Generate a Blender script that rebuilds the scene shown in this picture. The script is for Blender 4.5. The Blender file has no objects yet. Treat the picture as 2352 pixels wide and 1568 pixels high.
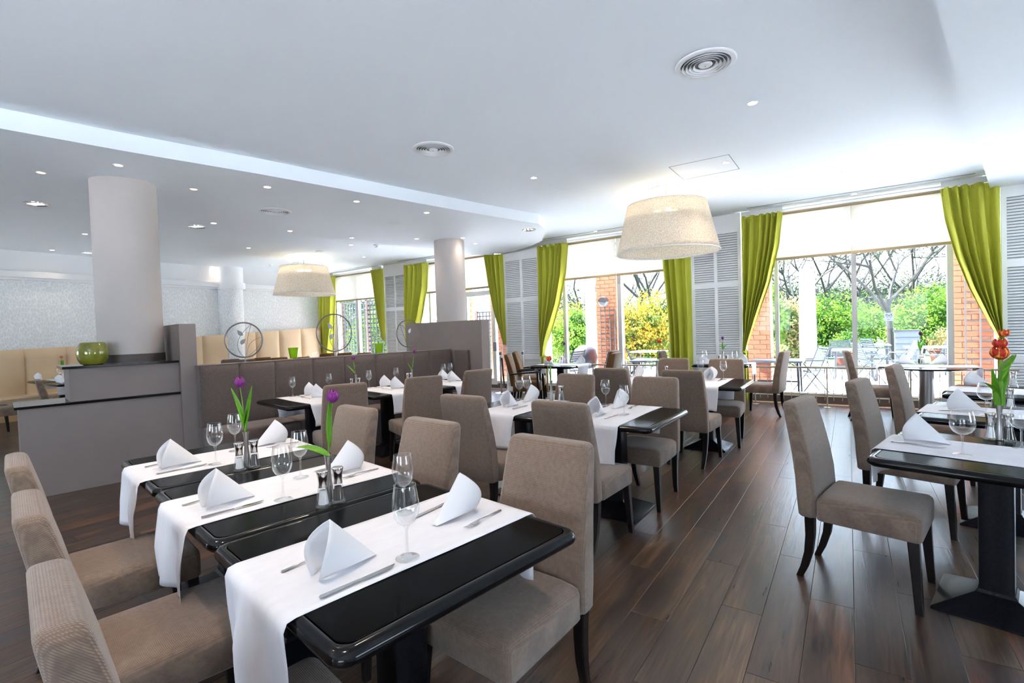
import bpy, math, random
import numpy as np
from mathutils import Vector, Matrix
random.seed(7)
S = bpy.context.scene
COL = S.collection
PI = math.pi
# ---------------------------------------------------------------- camera
FPX = 1133.49
CX, CY = 1176.0, 784.0
CAMH = 1.43
RM = np.array([[0.82544, 0.01418880, 0.56431174], [0.56349618, 0.03858566, -0.82521707], [-0.03348318, 0.99915456, 0.02385480]])
cam = bpy.data.cameras.new('camera'); co = bpy.data.objects.new('camera', cam); COL.objects.link(co)
cam.sensor_width = 36; cam.lens = 36 * FPX / 2352; cam.clip_start = .02; cam.clip_end = 400
mw = Matrix([list(RM[0]) + [0], list(RM[1]) + [0], list(RM[2]) + [CAMH], [0, 0, 0, 1]])
co.matrix_world = mw
S.camera = co
# ---------------------------------------------------------------- world, sun, exposure
W = bpy.data.worlds.new('world'); S.world = W; W.use_nodes = True
nt = W.node_tree; bg = nt.nodes['Background']
tc = nt.nodes.new('ShaderNodeTexCoord'); sx = nt.nodes.new('ShaderNodeSeparateXYZ'); cr = nt.nodes.new('ShaderNodeValToRGB')
nt.links.new(tc.outputs['Generated'], sx.inputs[0]); nt.links.new(sx.outputs['Z'], cr.inputs[0])
cr.color_ramp.elements[0].position = 0.0; cr.color_ramp.elements[0].color = (.74, .87, 1, 1)
cr.color_ramp.elements[1].position = .8; cr.color_ramp.elements[1].color = (.50, .70, 1.0, 1)
nt.links.new(cr.outputs[0], bg.inputs[0]); bg.inputs[1].default_value = 2.2
sun = bpy.data.lights.new('sun', 'SUN'); sun.energy = 16; sun.angle = math.radians(2); sun.color = (1, .98, .96)
so = bpy.data.objects.new('sun', sun); COL.objects.link(so)
so.rotation_euler = Vector((0.55, 0.06, -0.83)).to_track_quat('-Z', 'Y').to_euler()
S.view_settings.view_transform = 'Standard'; S.view_settings.look = 'None'
S.view_settings.gamma = 1; S.view_settings.use_curve_mapping = False
S.view_settings.exposure = 2.58
S.cycles.max_bounces = 10; S.cycles.diffuse_bounces = 5; S.cycles.glossy_bounces = 4
S.cycles.transmission_bounces = 6; S.cycles.transparent_max_bounces = 24
S.cycles.use_denoising = True
S.cycles.caustics_reflective = False; S.cycles.caustics_refractive = False
S.cycles.sample_clamp_indirect = 6
def portal(loc, rot, sx_, sy_):
    l = bpy.data.lights.new('sky_portal', 'AREA'); l.shape = 'RECTANGLE'; l.size = sx_; l.size_y = sy_
    o = bpy.data.objects.new('sky_portal', l); COL.objects.link(o); o.location = loc; o.rotation_euler = rot
    l.cycles.is_portal = True
for x0, x1 in ((-13.6, -10.9), (-9.9, -6.8), (-5.6, -2.5), (-1.5, 1.7), (2.6, 5.1)):
    portal(((x0 + x1) / 2, 9.9, 1.7), (-PI / 2, 0, 0), x1 - x0, 3.1)
portal((5.15, 1.6, 1.55), (0, PI / 2, 0), 1.3, 1.6)
portal((-12.2, -3.95, 1.65), (PI / 2, 0, 0), 2.4, 1.3)
portal((-.9, -3.95, 1.65), (PI / 2, 0, 0), 6.6, 1.3)

def at(px, py, z):
    "the point of the height z that the reference pixel shows"
    d = RM @ np.array([px - CX, -(py - CY), -FPX]); t = (z - CAMH) / d[2]
    return (d[0] * t, d[1] * t, z)
def atY(px, py, Y):
    d = RM @ np.array([px - CX, -(py - CY), -FPX]); t = Y / d[1]
    return (d[0] * t, Y, CAMH + d[2] * t)
def R(a): return math.radians(a)

# ---------------------------------------------------------------- materials
MAT = {}
def L(n): return n
def mat(name, col, rough=.5, metal=0, spec=.5, coat=0, sheen=0, transl=0, build=None, ior=0):
    m = bpy.data.materials.new(name); m.use_nodes = True; n = m.node_tree; b = n.nodes['Principled BSDF']
    b.inputs['Base Color'].default_value = (*col, 1); b.inputs['Roughness'].default_value = rough
    b.inputs['Metallic'].default_value = metal; b.inputs['Specular IOR Level'].default_value = spec
    b.inputs['Coat Weight'].default_value = coat; b.inputs['Coat Roughness'].default_value = .12
    b.inputs['Sheen Weight'].default_value = sheen
    if ior: b.inputs['IOR'].default_value = ior
    if transl:
        t = n.nodes.new('ShaderNodeBsdfTranslucent'); t.inputs[0].default_value = (*col, 1)
        mx = n.nodes.new('ShaderNodeMixShader'); mx.inputs[0].default_value = transl
        n.links.new(b.outputs[0], mx.inputs[1]); n.links.new(t.outputs[0], mx.inputs[2])
        n.links.new(mx.outputs[0], n.nodes['Material Output'].inputs[0]); m['t'] = t.name
    if build: build(m, n, b)
    MAT[name] = m
    return m
def node(n, typ, **kw):
    o = n.nodes.new('ShaderNode' + typ)
    for k, v in kw.items():
        if k.startswith('i_'): o.inputs[int(k[2:])].default_value = v
        else: setattr(o, k, v)
    return o
def setcol(m, n, b, out):
    n.links.new(out, b.inputs['Base Color'])
    if 't' in m.keys(): n.links.new(out, n.nodes[m['t']].inputs[0])
def mixc(n, fac, a, c, bt='MIX'):
    o = n.nodes.new('ShaderNodeMix'); o.data_type = 'RGBA'; o.blend_type = bt
    for i, v in ((0, fac), (6, a), (7, c)):
        if hasattr(v, 'is_linked') or isinstance(v, bpy.types.NodeSocket): n.links.new(v, o.inputs[i])
        else: o.inputs[i].default_value = (*v, 1) if isinstance(v, tuple) else v
    return o.outputs[2]
def noisy(sc, c2, amt=.6, coord='Object', bump=0, detail=3, stretch=None, bsc=None):
    def f(m, n, b):
        t = node(n, 'TexCoord'); src = t.outputs[coord]
        if stretch:
            mp = node(n, 'Mapping'); mp.inputs[3].default_value = stretch; n.links.new(src, mp.inputs[0]); src = mp.outputs[0]
        nz = node(n, 'TexNoise'); nz.inputs['Scale'].default_value = sc; nz.inputs['Detail'].default_value = detail
        n.links.new(src, nz.inputs['Vector'])
        base = tuple(b.inputs['Base Color'].default_value)[:3]
        mr = node(n, 'MapRange'); mr.inputs[1].default_value = .35; mr.inputs[2].default_value = .65; mr.inputs[4].default_value = amt
        n.links.new(nz.outputs[0], mr.inputs[0])
        setcol(m, n, b, mixc(n, mr.outputs[0], base, c2))
        if bump:
            bn = node(n, 'Bump'); bn.inputs[0].default_value = bump; bn.inputs[1].default_value = .002
            nz2 = nz
            if bsc:
                nz2 = node(n, 'TexNoise'); nz2.inputs['Scale'].default_value = bsc; n.links.new(src, nz2.inputs['Vector'])
            n.links.new(nz2.outputs[0], bn.inputs['Height']); n.links.new(bn.outputs[0], b.inputs['Normal'])
    return f
def weave(k, c2, amt=.8, bump=.5):
    def f(m, n, b):
        t = node(n, 'TexCoord'); s = node(n, 'SeparateXYZ'); n.links.new(t.outputs['Object'], s.inputs[0])
        def ma(op, a, c=None):
            o = node(n, 'Math', operation=op)
            for i, v in enumerate((a, c)):
                if v is None: continue
                if isinstance(v, (int, float)): o.inputs[i].default_value = v
                else: n.links.new(v, o.inputs[i])
            return o.outputs[0]
        xz = ma('ADD', s.outputs[0], s.outputs[2])
        u = ma('ADD', ma('MULTIPLY', s.outputs[1], k), ma('MULTIPLY', xz, k)); v = ma('SUBTRACT', ma('MULTIPLY', s.outputs[1], k), ma('MULTIPLY', xz, k))
        p = ma('MULTIPLY', ma('SINE', u), ma('SINE', v))
        mr = node(n, 'MapRange'); mr.inputs[1].default_value = .1; mr.inputs[2].default_value = .8; mr.inputs[4].default_value = amt
        n.links.new(p, mr.inputs[0])
        nz = node(n, 'TexNoise'); nz.inputs['Scale'].default_value = 60; n.links.new(t.outputs['Object'], nz.inputs['Vector'])
        base = tuple(b.inputs['Base Color'].default_value)[:3]
        c = mixc(n, mr.outputs[0], base, c2)
        c = mixc(n, .3, c, nz.outputs[0], 'OVERLAY')
        setcol(m, n, b, c)
        bn = node(n, 'Bump'); bn.inputs[0].default_value = bump; bn.inputs[1].default_value = .0015
        n.links.new(p, bn.inputs['Height']); n.links.new(bn.outputs[0], b.inputs['Normal'])
    return f
mat('fabric', (.188, .130, .098), .85, sheen=.35, spec=.2, build=weave(640, (.34, .255, .18), .6))
mat('fabric_brown', (.16, .075, .022), .6, spec=.25, build=noisy(40, (.13, .06, .018)))
mat('dark_wood', (.008, .006, .006), .3, ior=1.3, spec=.5, build=noisy(30, (.022, .016, .014), stretch=(8, 8, 1)))
mat('table_black', (.002, .002, .0022), .2, ior=1.13, spec=.4, build=noisy(300, (.004, .004, .0045), bump=.05))
mat('table_edge', (.004, .004, .005), .13, ior=1.3, coat=.15)
mat('iron_black', (.005, .0055, .008), .3, ior=1.25, spec=.5, build=noisy(120, (.014, .014, .016), bump=.25))
mat('linen', (.84, .84, .88), .8, spec=.2, transl=.12, build=noisy(9, (.77, .77, .82), .5, bump=.35, stretch=(3, 1, 1)))
mat('napkin', (.80, .80, .82), .75, spec=.25, transl=.1, build=noisy(6, (.76, .76, .79), .5, bump=.2))
mat('chrome', (.62, .60, .58), .12, metal=1)
mat('steel', (.26, .26, .275), .35, metal=1)
mat('vase_metal', (.42, .40, .39), .28, metal=1)
mat('salt', (.85, .82, .80), .8); mat('pepper', (.045, .035, .03), .8, build=noisy(500, (.15, .12, .1)))
mat('stem', (.20, .33, .05), .5, transl=.2)
mat('leaf', (.13, .42, .02), .4, transl=.35, build=noisy(30, (.30, .62, .03), stretch=(6, 6, .5)))
mat('petal_purple', (.36, .035, .34), .4, transl=.25, build=noisy(60, (.13, .008, .14), .9, stretch=(5, 5, .6)))
mat('petal_dark', (.12, .02, .12), .45, transl=.3)
mat('petal_orange', (.85, .25, .08), .45, transl=.3)
def redyel(m, n, b):
    t = node(n, 'TexCoord'); mp = node(n, 'Mapping'); mp.inputs[3].default_value = (6, 6, .8); n.links.new(t.outputs['Object'], mp.inputs[0])
    nz = node(n, 'TexNoise'); nz.inputs['Scale'].default_value = 16; n.links.new(mp.outputs[0], nz.inputs['Vector'])
    mr = node(n, 'MapRange'); mr.inputs[1].default_value = .52; mr.inputs[2].default_value = .62; n.links.new(nz.outputs[0], mr.inputs[0])
    setcol(m, n, b, mixc(n, mr.outputs[0], (.72, .03, .015), (.95, .55, .05)))
mat('petal_red', (.7, .03, .02), .4, transl=.25, build=redyel)
mat('paint_white', (.80, .81, .82), .7, spec=.3)
mat('ceiling_paint', (.83, .885, .93), .8, spec=.2, build=noisy(.8, (.81, .87, .915)))
mat('column_paint', (.52, .475, .45), .75, spec=.3, build=noisy(3, (.49, .45, .425)))
mat('shutter_paint', (.84, .85, .85), .5, spec=.4); mat('slat_gap_shade', (.30, .31, .31), .7)
mat('counter_paint', (.26, .218, .205), .55, spec=.3, build=noisy(6, (.245, .205, .192)))
mat('stone_black', (.012, .010, .010), .08, ior=1.3)
mat('skirting', (.085, .062, .055), .55, build=noisy(8, (.12, .09, .075), stretch=(1, 1, 12)))
mat('banquette', (.115, .085, .075), .8, sheen=.3, spec=.2, build=weave(500, (.16, .12, .105), .6, .3))
mat('cream_leather', (.72, .53, .33), .45, spec=.4, build=noisy(3, (.68, .49, .30)))
mat('curtain_green', (.60, .61, .08), .8, spec=.2, transl=.12, build=noisy(200, (.54, .56, .07), bump=.1))
mat('curtain_tape', (.5, .5, .5), .6)
mat('frame_white', (.72, .73, .73), .45); mat('frame_grey', (.50, .50, .51), .4)
mat('blind_hem', (.36, .28, .17), .7)
mat('ceramic_green', (.16, .17, .012), .12, spec=.6, coat=.6, build=noisy(14, (.27, .27, .03), .9))
mat('green_glass', (.35, .62, .005), .12, spec=.5, coat=.5, transl=.35)
mat('ivory', (.40, .34, .25), .45)
mat('rail_brown', (.42, .27, .17), .5)
mat('rope_black', (.012, .012, .016), .6)
mat('brick', (.36, .10, .045), .85, build=noisy(14, (.42, .15, .075), .9, bump=.4))
mat('mortar', (.30, .24, .20), .9)
mat('trellis', (.10, .09, .085), .6); mat('fence_dark', (.009, .011, .012), .6); mat('fence_post', (.08, .045, .035), .6)
mat('terrace', (.82, .84, .87), .9, build=noisy(2, (.79, .81, .84)))
mat('lawn', (.035, .07, .01), .9, build=noisy(1.5, (.06, .10, .015), bump=.6))
mat('bark', (.014, .012, .011), .9, build=noisy(20, (.026, .023, .02), stretch=(1, 1, .2)))
mat('patio_metal', (.007, .011, .017), .5); mat('patio_slat', (.018, .027, .036), .5)
mat('patio_top', (.06, .07, .08), .35); mat('parasol', (.38, .38, .41), .8, transl=.2)
mat('cover_blue', (.012, .015, .028), .6); mat('planter', (.09, .025, .012), .8)
mat('detector', (.8, .8, .8), .5); mat('shadow_gap', (.18, .19, .2), .8)
mat('sign_white', (.07, .07, .075), .5); mat('sign_black', (.002, .002, .003), .7)
mat('lamp_hood', (.03, .025, .025), .5); mat('lamp_glass', (.22, .23, .25), .3)
mat('tan_wood', (.52, .33, .16), .4)
def foliage(nm, a, c):
    def f(m, n, b):
        g = node(n, 'NewGeometry'); nz = node(n, 'TexNoise'); nz.inputs['Scale'].default_value = 2.2; nz.inputs['Detail'].default_value = 6
        n.links.new(g.outputs['Position'], nz.inputs['Vector'])
        mr = node(n, 'MapRange'); mr.inputs[1].default_value = .4; mr.inputs[2].default_value = .6; n.links.new(nz.outputs[0], mr.inputs[0])
        setcol(m, n, b, mixc(n, mr.outputs[0], a, c))
    mat(nm, a, .7, spec=.2, transl=.4, build=f)
foliage('hedge_green', (.025, .075, .008), (.12, .22, .02))
foliage('hedge_yellow', (.035, .085, .012), (.32, .21, .02))
foliage('tree_pale', (.012, .025, .013), (.045, .062, .036))
foliage('blossom', (.05, .09, .02), (.26, .19, .08))
def m_blind():
    m = mat('blind', (.80, .77, .71), .8, spec=.1, transl=.5)
    n = m.node_tree; mx = [x for x in n.nodes if x.type == 'MIX_SHADER'][0]
    tr = node(n, 'BsdfTransparent'); m2 = node(n, 'MixShader'); m2.inputs[0].default_value = .07
    n.links.new(mx.outputs[0], m2.inputs[1]); n.links.new(tr.outputs[0], m2.inputs[2]); n.links.new(m2.outputs[0], n.nodes['Material Output'].inputs[0])
m_blind()
def m_glass(name, tint, refl, rough=.02, layer=.12, edge=None):
    m = bpy.data.materials.new(name); m.use_nodes = True; n = m.node_tree; n.nodes.clear()
    o = node(n, 'OutputMaterial'); t = node(n, 'BsdfTransparent'); t.inputs[0].default_value = (*tint, 1)
    g = node(n, 'BsdfGlossy'); g.inputs['Roughness'].default_value = rough; g.inputs[0].default_value = (1, 1, 1, 1)
    f = node(n, 'LayerWeight'); f.inputs[0].default_value = layer
    mr = node(n, 'MapRange'); mr.inputs[3].default_value = refl; mr.inputs[4].default_value = .9; n.links.new(f.outputs['Facing'], mr.inputs[0])
    pw = node(n, 'Math', operation='POWER'); pw.inputs[1].default_value = 1.6; n.links.new(mr.outputs[0], pw.inputs[0])
    if edge:
        tr_ = node(n, 'MapRange'); tr_.inputs[1].default_value = .4; tr_.inputs[2].default_value = .85; n.links.new(f.outputs['Facing'], tr_.inputs[0]); n.links.new(mixc(n, tr_.outputs[0], tint, edge), t.inputs[0])
    mx = node(n, 'MixShader'); n.links.new(pw.outputs[0], mx.inputs[0]); n.links.new(t.outputs[0], mx.inputs[1]); n.links.new(g.outputs[0], mx.inputs[2])
    n.links.new(mx.outputs[0], o.inputs[0]); MAT[name] = m
m_glass('wine_glass_clear', (.96, .97, .975), .17, layer=.28, edge=(.62, .64, .66))
m_glass('window_glass', (.98, .99, .99), .05, layer=.05)
m_glass('shaker_glass', (.92, .94, .95), .12, layer=.22)
def m_emit(name, col, s):
    m = bpy.data.materials.new(name); m.use_nodes = True; n = m.node_tree; n.nodes.clear()
    o = node(n, 'OutputMaterial'); e = node(n, 'Emission'); e.inputs[0].default_value = (*col, 1); e.inputs[1].default_value = s
    n.links.new(e.outputs[0], o.inputs[0]); MAT[name] = m
m_emit('bulb_warm', (1, .78, .55), 7); m_emit('bulb_orange', (1, .5, .2), 1.6); m_emit('bulb_white', (.95, .97, 1), .22); m_emit('pendant_bulb', (1, .86, .66), 15)
def m_shade():
    m = mat('shade_fibre', (.78, .71, .60), .8, spec=.1, transl=.62)
    n = m.node_tree; b = n.nodes['Principled BSDF']; t = node(n, 'TexCoord')
    facs = []
    for i, (r, st) in enumerate(((.6, (190, 190, 12)), (-.6, (190, 190, 12)), (0, (150, 150, 20)))):
        v = node(n, 'Vect' + 'orRotate') if False else None
        mp = node(n, 'Mapping'); mp.inputs[2].default_value = (r, r * .6, i * 1.3); mp.inputs[3].default_value = st; n.links.new(t.outputs['Object'], mp.inputs[0])
        z = node(n, 'TexNoise'); z.inputs['Scale'].default_value = 1.6; z.inputs['Detail'].default_value = 3; n.links.new(mp.outputs[0], z.inputs['Vector']); facs.append(z.outputs[0])
    a = node(n, 'Math', operation='MAXIMUM'); n.links.new(facs[0], a.inputs[0]); n.links.new(facs[1], a.inputs[1])
    a2 = node(n, 'Math', operation='MAXIMUM'); n.links.new(a.outputs[0], a2.inputs[0]); n.links.new(facs[2], a2.inputs[1])
    mr = node(n, 'MapRange'); mr.inputs[1].default_value = .5; mr.inputs[2].default_value = .66; n.links.new(a2.outputs[0], mr.inputs[0])
    setcol(m, n, b, mixc(n, mr.outputs[0], (.62, .55, .46), (.93, .89, .81)))
    mx = [x for x in n.nodes if x.type == 'MIX_SHADER'][0]
    tr = node(n, 'BsdfTransparent'); m2 = node(n, 'MixShader')
    mr2 = node(n, 'MapRange'); mr2.inputs[1].default_value = .5; mr2.inputs[2].default_value = .6; mr2.inputs[3].default_value = .32; mr2.inputs[4].default_value = 0; n.links.new(a2.outputs[0], mr2.inputs[0])
    n.links.new(mr2.outputs[0], m2.inputs[0]); n.links.new(mx.outputs[0], m2.inputs[1]); n.links.new(tr.outputs[0], m2.inputs[2]); n.links.new(m2.outputs[0], n.nodes['Material Output'].inputs[0])
m_shade()
def m_wallpaper():
    def f(m, n, b):
        t = node(n, 'TexCoord'); mp = node(n, 'Mapping'); mp.inputs[3].default_value = (20, 20, 9); n.links.new(t.outputs['Object'], mp.inputs[0])
        nz = node(n, 'TexNoise'); nz.inputs['Scale'].default_value = 1.5; n.links.new(mp.outputs[0], nz.inputs['Vector'])
        ad = mixc(n, .25, mp.outputs[0], nz.outputs[1], 'ADD')
        v = node(n, 'TexVoronoi', feature='DISTANCE_TO_EDGE'); v.inputs['Scale'].default_value = 1.1; n.links.new(ad, v.inputs['Vector'])
        mr = node(n, 'MapRange'); mr.inputs[1].default_value = .05; mr.inputs[2].default_value = .13; n.links.new(v.outputs[0], mr.inputs[0])
        setcol(m, n, b, mixc(n, mr.outputs[0], (.86, .88, .88), (.74, .77, .78)))
        mr3 = node(n, 'MapRange'); mr3.inputs[1].default_value = .05; mr3.inputs[2].default_value = .13; mr3.inputs[3].default_value = .3; mr3.inputs[4].default_value = .55; n.links.new(v.outputs[0], mr3.inputs[0])
        n.links.new(mr3.outputs[0], b.inputs['Roughness'])
        bn = node(n, 'Bump', invert=True); bn.inputs[0].default_value = .6; bn.inputs[1].default_value = .006; n.links.new(mr.outputs[0], bn.inputs['Height']); n.links.new(bn.outputs[0], b.inputs['Normal'])
    mat('wallpaper', (.7, .72, .73), .5, build=f)
m_wallpaper()
PW, PL = .185, 1.22
def plank_shift(i): return (i * .381966) % 1.0
def m_floor():
    def f(m, n, b):
        g = node(n, 'NewGeometry'); s = node(n, 'SeparateXYZ'); n.links.new(g.outputs['Position'], s.inputs[0])
        def ma(op, a, c=0.0):
            o = node(n, 'Math', operation=op)
            for i, v in enumerate((a, c)):
                if isinstance(v, (int, float)): o.inputs[i].default_value = v
                else: n.links.new(v, o.inputs[i])
            return o.outputs[0]
        i = ma('FLOOR', ma('DIVIDE', s.outputs[0], PW)); sh = ma('FLOORED_MODULO', ma('MULTIPLY', i, .381966), 1.0)
        j = ma('FLOOR', ma('ADD', ma('DIVIDE', s.outputs[1], PL), sh))
        cb = node(n, 'CombineXYZ'); n.links.new(i, cb.inputs[0]); n.links.new(j, cb.inputs[1])
        wn = node(n, 'TexWhiteNoise', noise_dimensions='2D'); n.links.new(cb.outputs[0], wn.inputs[0])
        ramp = node(n, 'ValToRGB'); e = ramp.color_ramp.elements
        e[0].color = (.058, .030, .019, 1); e[1].position = 1; e[1].color = (.150, .058, .028, 1)
        for p, c in ((.3, (.105, .062, .036)), (.55, (.058, .034, .026)), (.8, (.120, .078, .046))):
            q = e.new(p); q.color = (*c, 1)
        n.links.new(wn.outputs[0], ramp.inputs[0])
        off = node(n, 'VectorMath', operation='ADD'); n.links.new(g.outputs['Position'], off.inputs[0])
        sc = node(n, 'VectorMath', operation='SCALE'); n.links.new(wn.outputs[1], sc.inputs[0]); sc.inputs[3].default_value = 30; n.links.new(sc.outputs[0], off.inputs[1])
        mp = node(n, 'Mapping'); mp.inputs[3].default_value = (42, 2.4, 1); n.links.new(off.outputs[0], mp.inputs[0])
        nz = node(n, 'TexNoise'); nz.inputs['Scale'].default_value = 1; nz.inputs['Detail'].default_value = 5; nz.inputs['Distortion'].default_value = 1.2; n.links.new(mp.outputs[0], nz.inputs['Vector'])
        mr = node(n, 'MapRange'); mr.inputs[1].default_value = .3; mr.inputs[2].default_value = .7; n.links.new(nz.outputs[0], mr.inputs[0])
        mp2 = node(n, 'Mapping'); mp2.inputs[3].default_value = (7, 1.6, 1); n.links.new(off.outputs[0], mp2.inputs[0])
        nz2 = node(n, 'TexNoise'); nz2.inputs['Scale'].default_value = 1; nz2.inputs['Detail'].default_value = 3; n.links.new(mp2.outputs[0], nz2.inputs['Vector'])
        mr2 = node(n, 'MapRange'); mr2.inputs[1].default_value = .42; mr2.inputs[2].default_value = .64; mr2.inputs[4].default_value = .85; n.links.new(nz2.outputs[0], mr2.inputs[0])
        c = mixc(n, mr.outputs[0], (.30, .27, .26), (1.32, 1.22, 1.12)); c = mixc(n, 1.0, ramp.outputs[0], c, 'MULTIPLY')
        c = mixc(n, mr2.outputs[0], c, (.030, .021, .019))
        setcol(m, n, b, c)
        mr3 = node(n, 'MapRange'); mr3.inputs[3].default_value = .24; mr3.inputs[4].default_value = .36; n.links.new(nz.outputs[0], mr3.inputs[0]); n.links.new(mr3.outputs[0], b.inputs['Roughness'])
        bn = node(n, 'Bump'); bn.inputs[0].default_value = .25; bn.inputs[1].default_value = .0012; n.links.new(mr.outputs[0], bn.inputs['Height']); n.links.new(bn.outputs[0], b.inputs['Normal'])
    mat('plank_wood', (.1, .07, .05), .35, ior=1.5, spec=.55, build=f)
m_floor()
mat('plank_gap', (.03, .022, .02), .7)

# ---------------------------------------------------------------- geometry helpers
class MB:
    def __init__(s): s.v = []; s.f = []
    def poly(s, pts, faces):
        k = len(s.v); s.v += [tuple(p) for p in pts]; s.f += [tuple(i + k for i in f) for f in faces]; return s
    def box(s, x0, x1, y0, y1, z0, z1, c=0):
        if c:
            return s.loft([rr((x0 + x1) / 2, (y0 + y1) / 2, z, (x1 - x0) / 2 - d, (y1 - y0) / 2 - d, c, 1) for z, d in ((z0, c), (z0 + c, 0), (z1 - c, 0), (z1, c))])
        return s.poly([(x0, y0, z0), (x1, y0, z0), (x1, y1, z0), (x0, y1, z0), (x0, y0, z1), (x1, y0, z1), (x1, y1, z1), (x0, y1, z1)],
                      [(3, 2, 1, 0), (4, 5, 6, 7), (0, 1, 5, 4), (1, 2, 6, 5), (2, 3, 7, 6), (3, 0, 4, 7)])
    def loft(s, rings, cap0=True, cap1=True, closed=True):
        n = len(rings[0]); k = len(s.v)
        for r in rings: s.v += [tuple(p) for p in r]
        for a in range(len(rings) - 1):
            for b in range(n if closed else n - 1):
                c = (b + 1) % n
                s.f.append((k + a * n + b, k + a * n + c, k + (a + 1) * n + c, k + (a + 1) * n + b))
        if cap0: s.f.append(tuple(k + i for i in reversed(range(n))))
        if cap1: s.f.append(tuple(k + (len(rings) - 1) * n + i for i in range(n)))
        return s
    def lathe(s, prof, n=24, c=(0, 0, 0), cap0=False, cap1=False, axis='z'):
        rings = []
        for r, z in prof:
            ring = []
            for i in range(n):
                a = 2 * PI * i / n; p = (r * math.cos(a), r * math.sin(a), z)
                if axis == 'y': p = (p[0], -p[2], p[1])
                ring.append((p[0] + c[0], p[1] + c[1], p[2] + c[2]))
            rings.append(ring)
        return s.loft(rings, cap0, cap1)
    def tube(s, pts, r, n=8, cap=True):
        pts = [Vector(p) for p in pts]; rad = r if isinstance(r, (list, tuple)) else [r] * len(pts)
        rings = []; up = Vector((0, 0, 1)); pn = None
        for i, p in enumerate(pts):
            d = (pts[min(i + 1, len(pts) - 1)] - pts[max(i - 1, 0)]); d = d.normalized() if d.length > 1e-9 else Vector((0, 0, 1))
            if pn is None:
                pn = d.cross(up) if abs(d.dot(up)) < .95 else d.cross(Vector((1, 0, 0)))
            pn = (pn - d * pn.dot(d)); pn = pn.normalized() if pn.length > 1e-6 else d.orthogonal().normalized()
            b = d.cross(pn)
            rings.append([p + (pn * math.cos(2 * PI * k / n) + b * math.sin(2 * PI * k / n)) * rad[i] for k in range(n)])
        return s.loft(rings, cap, cap)
    def grid(s, fn, nu, nv):
        k = len(s.v)
        for i in range(nu + 1):
            for j in range(nv + 1): s.v.append(tuple(fn(i / nu, j / nv)))
        for i in range(nu):
            for j in range(nv):
                a = k + i * (nv + 1) + j; s.f.append((a, a + 1, a + nv + 2, a + nv + 1))
        return s
    def build(s, name, m, parent=None, smooth=30, solid=0, loc=None):
        me = bpy.data.meshes.new(name); me.from_pydata(s.v, [], s.f); me.validate()
        if smooth:
            me.polygons.foreach_set('use_smooth', [True] * len(me.polygons))
            me.set_sharp_from_angle(angle=R(smooth))
        me.materials.append(MAT[m]); o = bpy.data.objects.new(name, me); COL.objects.link(o)
        if parent is not None: o.parent = parent
        if loc: o.location = loc
        if solid:
            md = o.modifiers.new('thickness', 'SOLIDIFY'); md.thickness = solid; md.offset = 0
        return o
def rr(cx, cy, z, hx, hy, r, n=3, dx=0):
    r = min(r, hx, hy); out = []
    for q, (sx_, sy_) in enumerate(((1, 1), (-1, 1), (-1, -1), (1, -1))):
        for i in range(n + 1):
            a = q * PI / 2 + i / n * PI / 2
            out.append((cx + sx_ * (hx - r) + r * math.cos(a), cy + sy_ * (hy - r) + r * math.sin(a), z))
    return out
def tag(o, label=None, cat=None, group=None, kind=None):
    if label: o['label'] = label
    if cat: o['category'] = cat
    if group: o['group'] = group
    if kind: o['kind'] = kind
    return o
def thing(name, label, cat, loc=(0, 0, 0), rz=0, group=None):
    o = bpy.data.objects.new(name, None); COL.objects.link(o); o.location = loc; o.rotation_euler = (0, 0, rz); o.empty_display_size = .1
    return tag(o, label, cat, group)
def dup(root, loc, rz=0, label=None, group=None, first=[]):
    if root.name not in first:
        first.append(root.name); r = root
    else:
        r = root.copy(); COL.objects.link(r)
        for ch in root.children:
            c = ch.copy(); COL.objects.link(c); c.parent = r
            for g in ch.children:
                d = g.copy(); COL.objects.link(d); d.parent = c
    r.location = loc; r.rotation_euler = (0, 0, rz)
    if label: r['label'] = label
    if group: r['group'] = group
    return r
def piece(me_src, name, parent, loc, rot=None, scale=None):
    o = bpy.data.objects.new(name, me_src.data); COL.objects.link(o); o.parent = parent; o.location = loc
    if rot: o.rotation_euler = rot
    if scale: o.scale = scale
    return o
def struct(o): o['kind'] = 'structure'; return o

# ---------------------------------------------------------------- room shell
CEIL, DROP = 3.35, 3.185
YG = 9.8
floor = struct(MB().box(-14.2, 5.4, -4.3, 9.95, -.30, -.006).build('floor', 'plank_gap', smooth=0))
pl = []
i0, i1 = int(-14.0 / PW), int(5.2 / PW)
for i in range(i0, i1):
    sh = plank_shift(i)
    for j in range(-5, 11):
        y0 = (j - sh) * PL; y1 = y0 + PL
        if y1 < -4 or y0 > 9.62: continue
        y0, y1 = max(y0, -4.2), min(y1, 9.62)
        x0 = i * PW; c = RM.T @ np.array([x0 + PW / 2, (y0 + y1) / 2, -CAMH]); vis = False
        if -c[2] > .5:
            u = CX + FPX * c[0] / -c[2]; v = CY - FPX * c[1] / -c[2]; vis = -150 < u < 2500 and v < 1900
        pl.append((0 if vis else 1, c[0] ** 2 + c[2] ** 2, x0, y0, y1))
pl.sort(key=lambda t: (t[0], t[1]))
far = MB(); cache = {}
def plank_mb(w, l):
    m = MB(); c = .0009
    m.loft([rr(w / 2, l / 2, z, w / 2 - .0008 - d, l / 2 - .0008 - d, .0001, 1) for z, d in ((-.006, 0), (-c * .6, 0), (0, c))], cap0=False); return m
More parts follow.
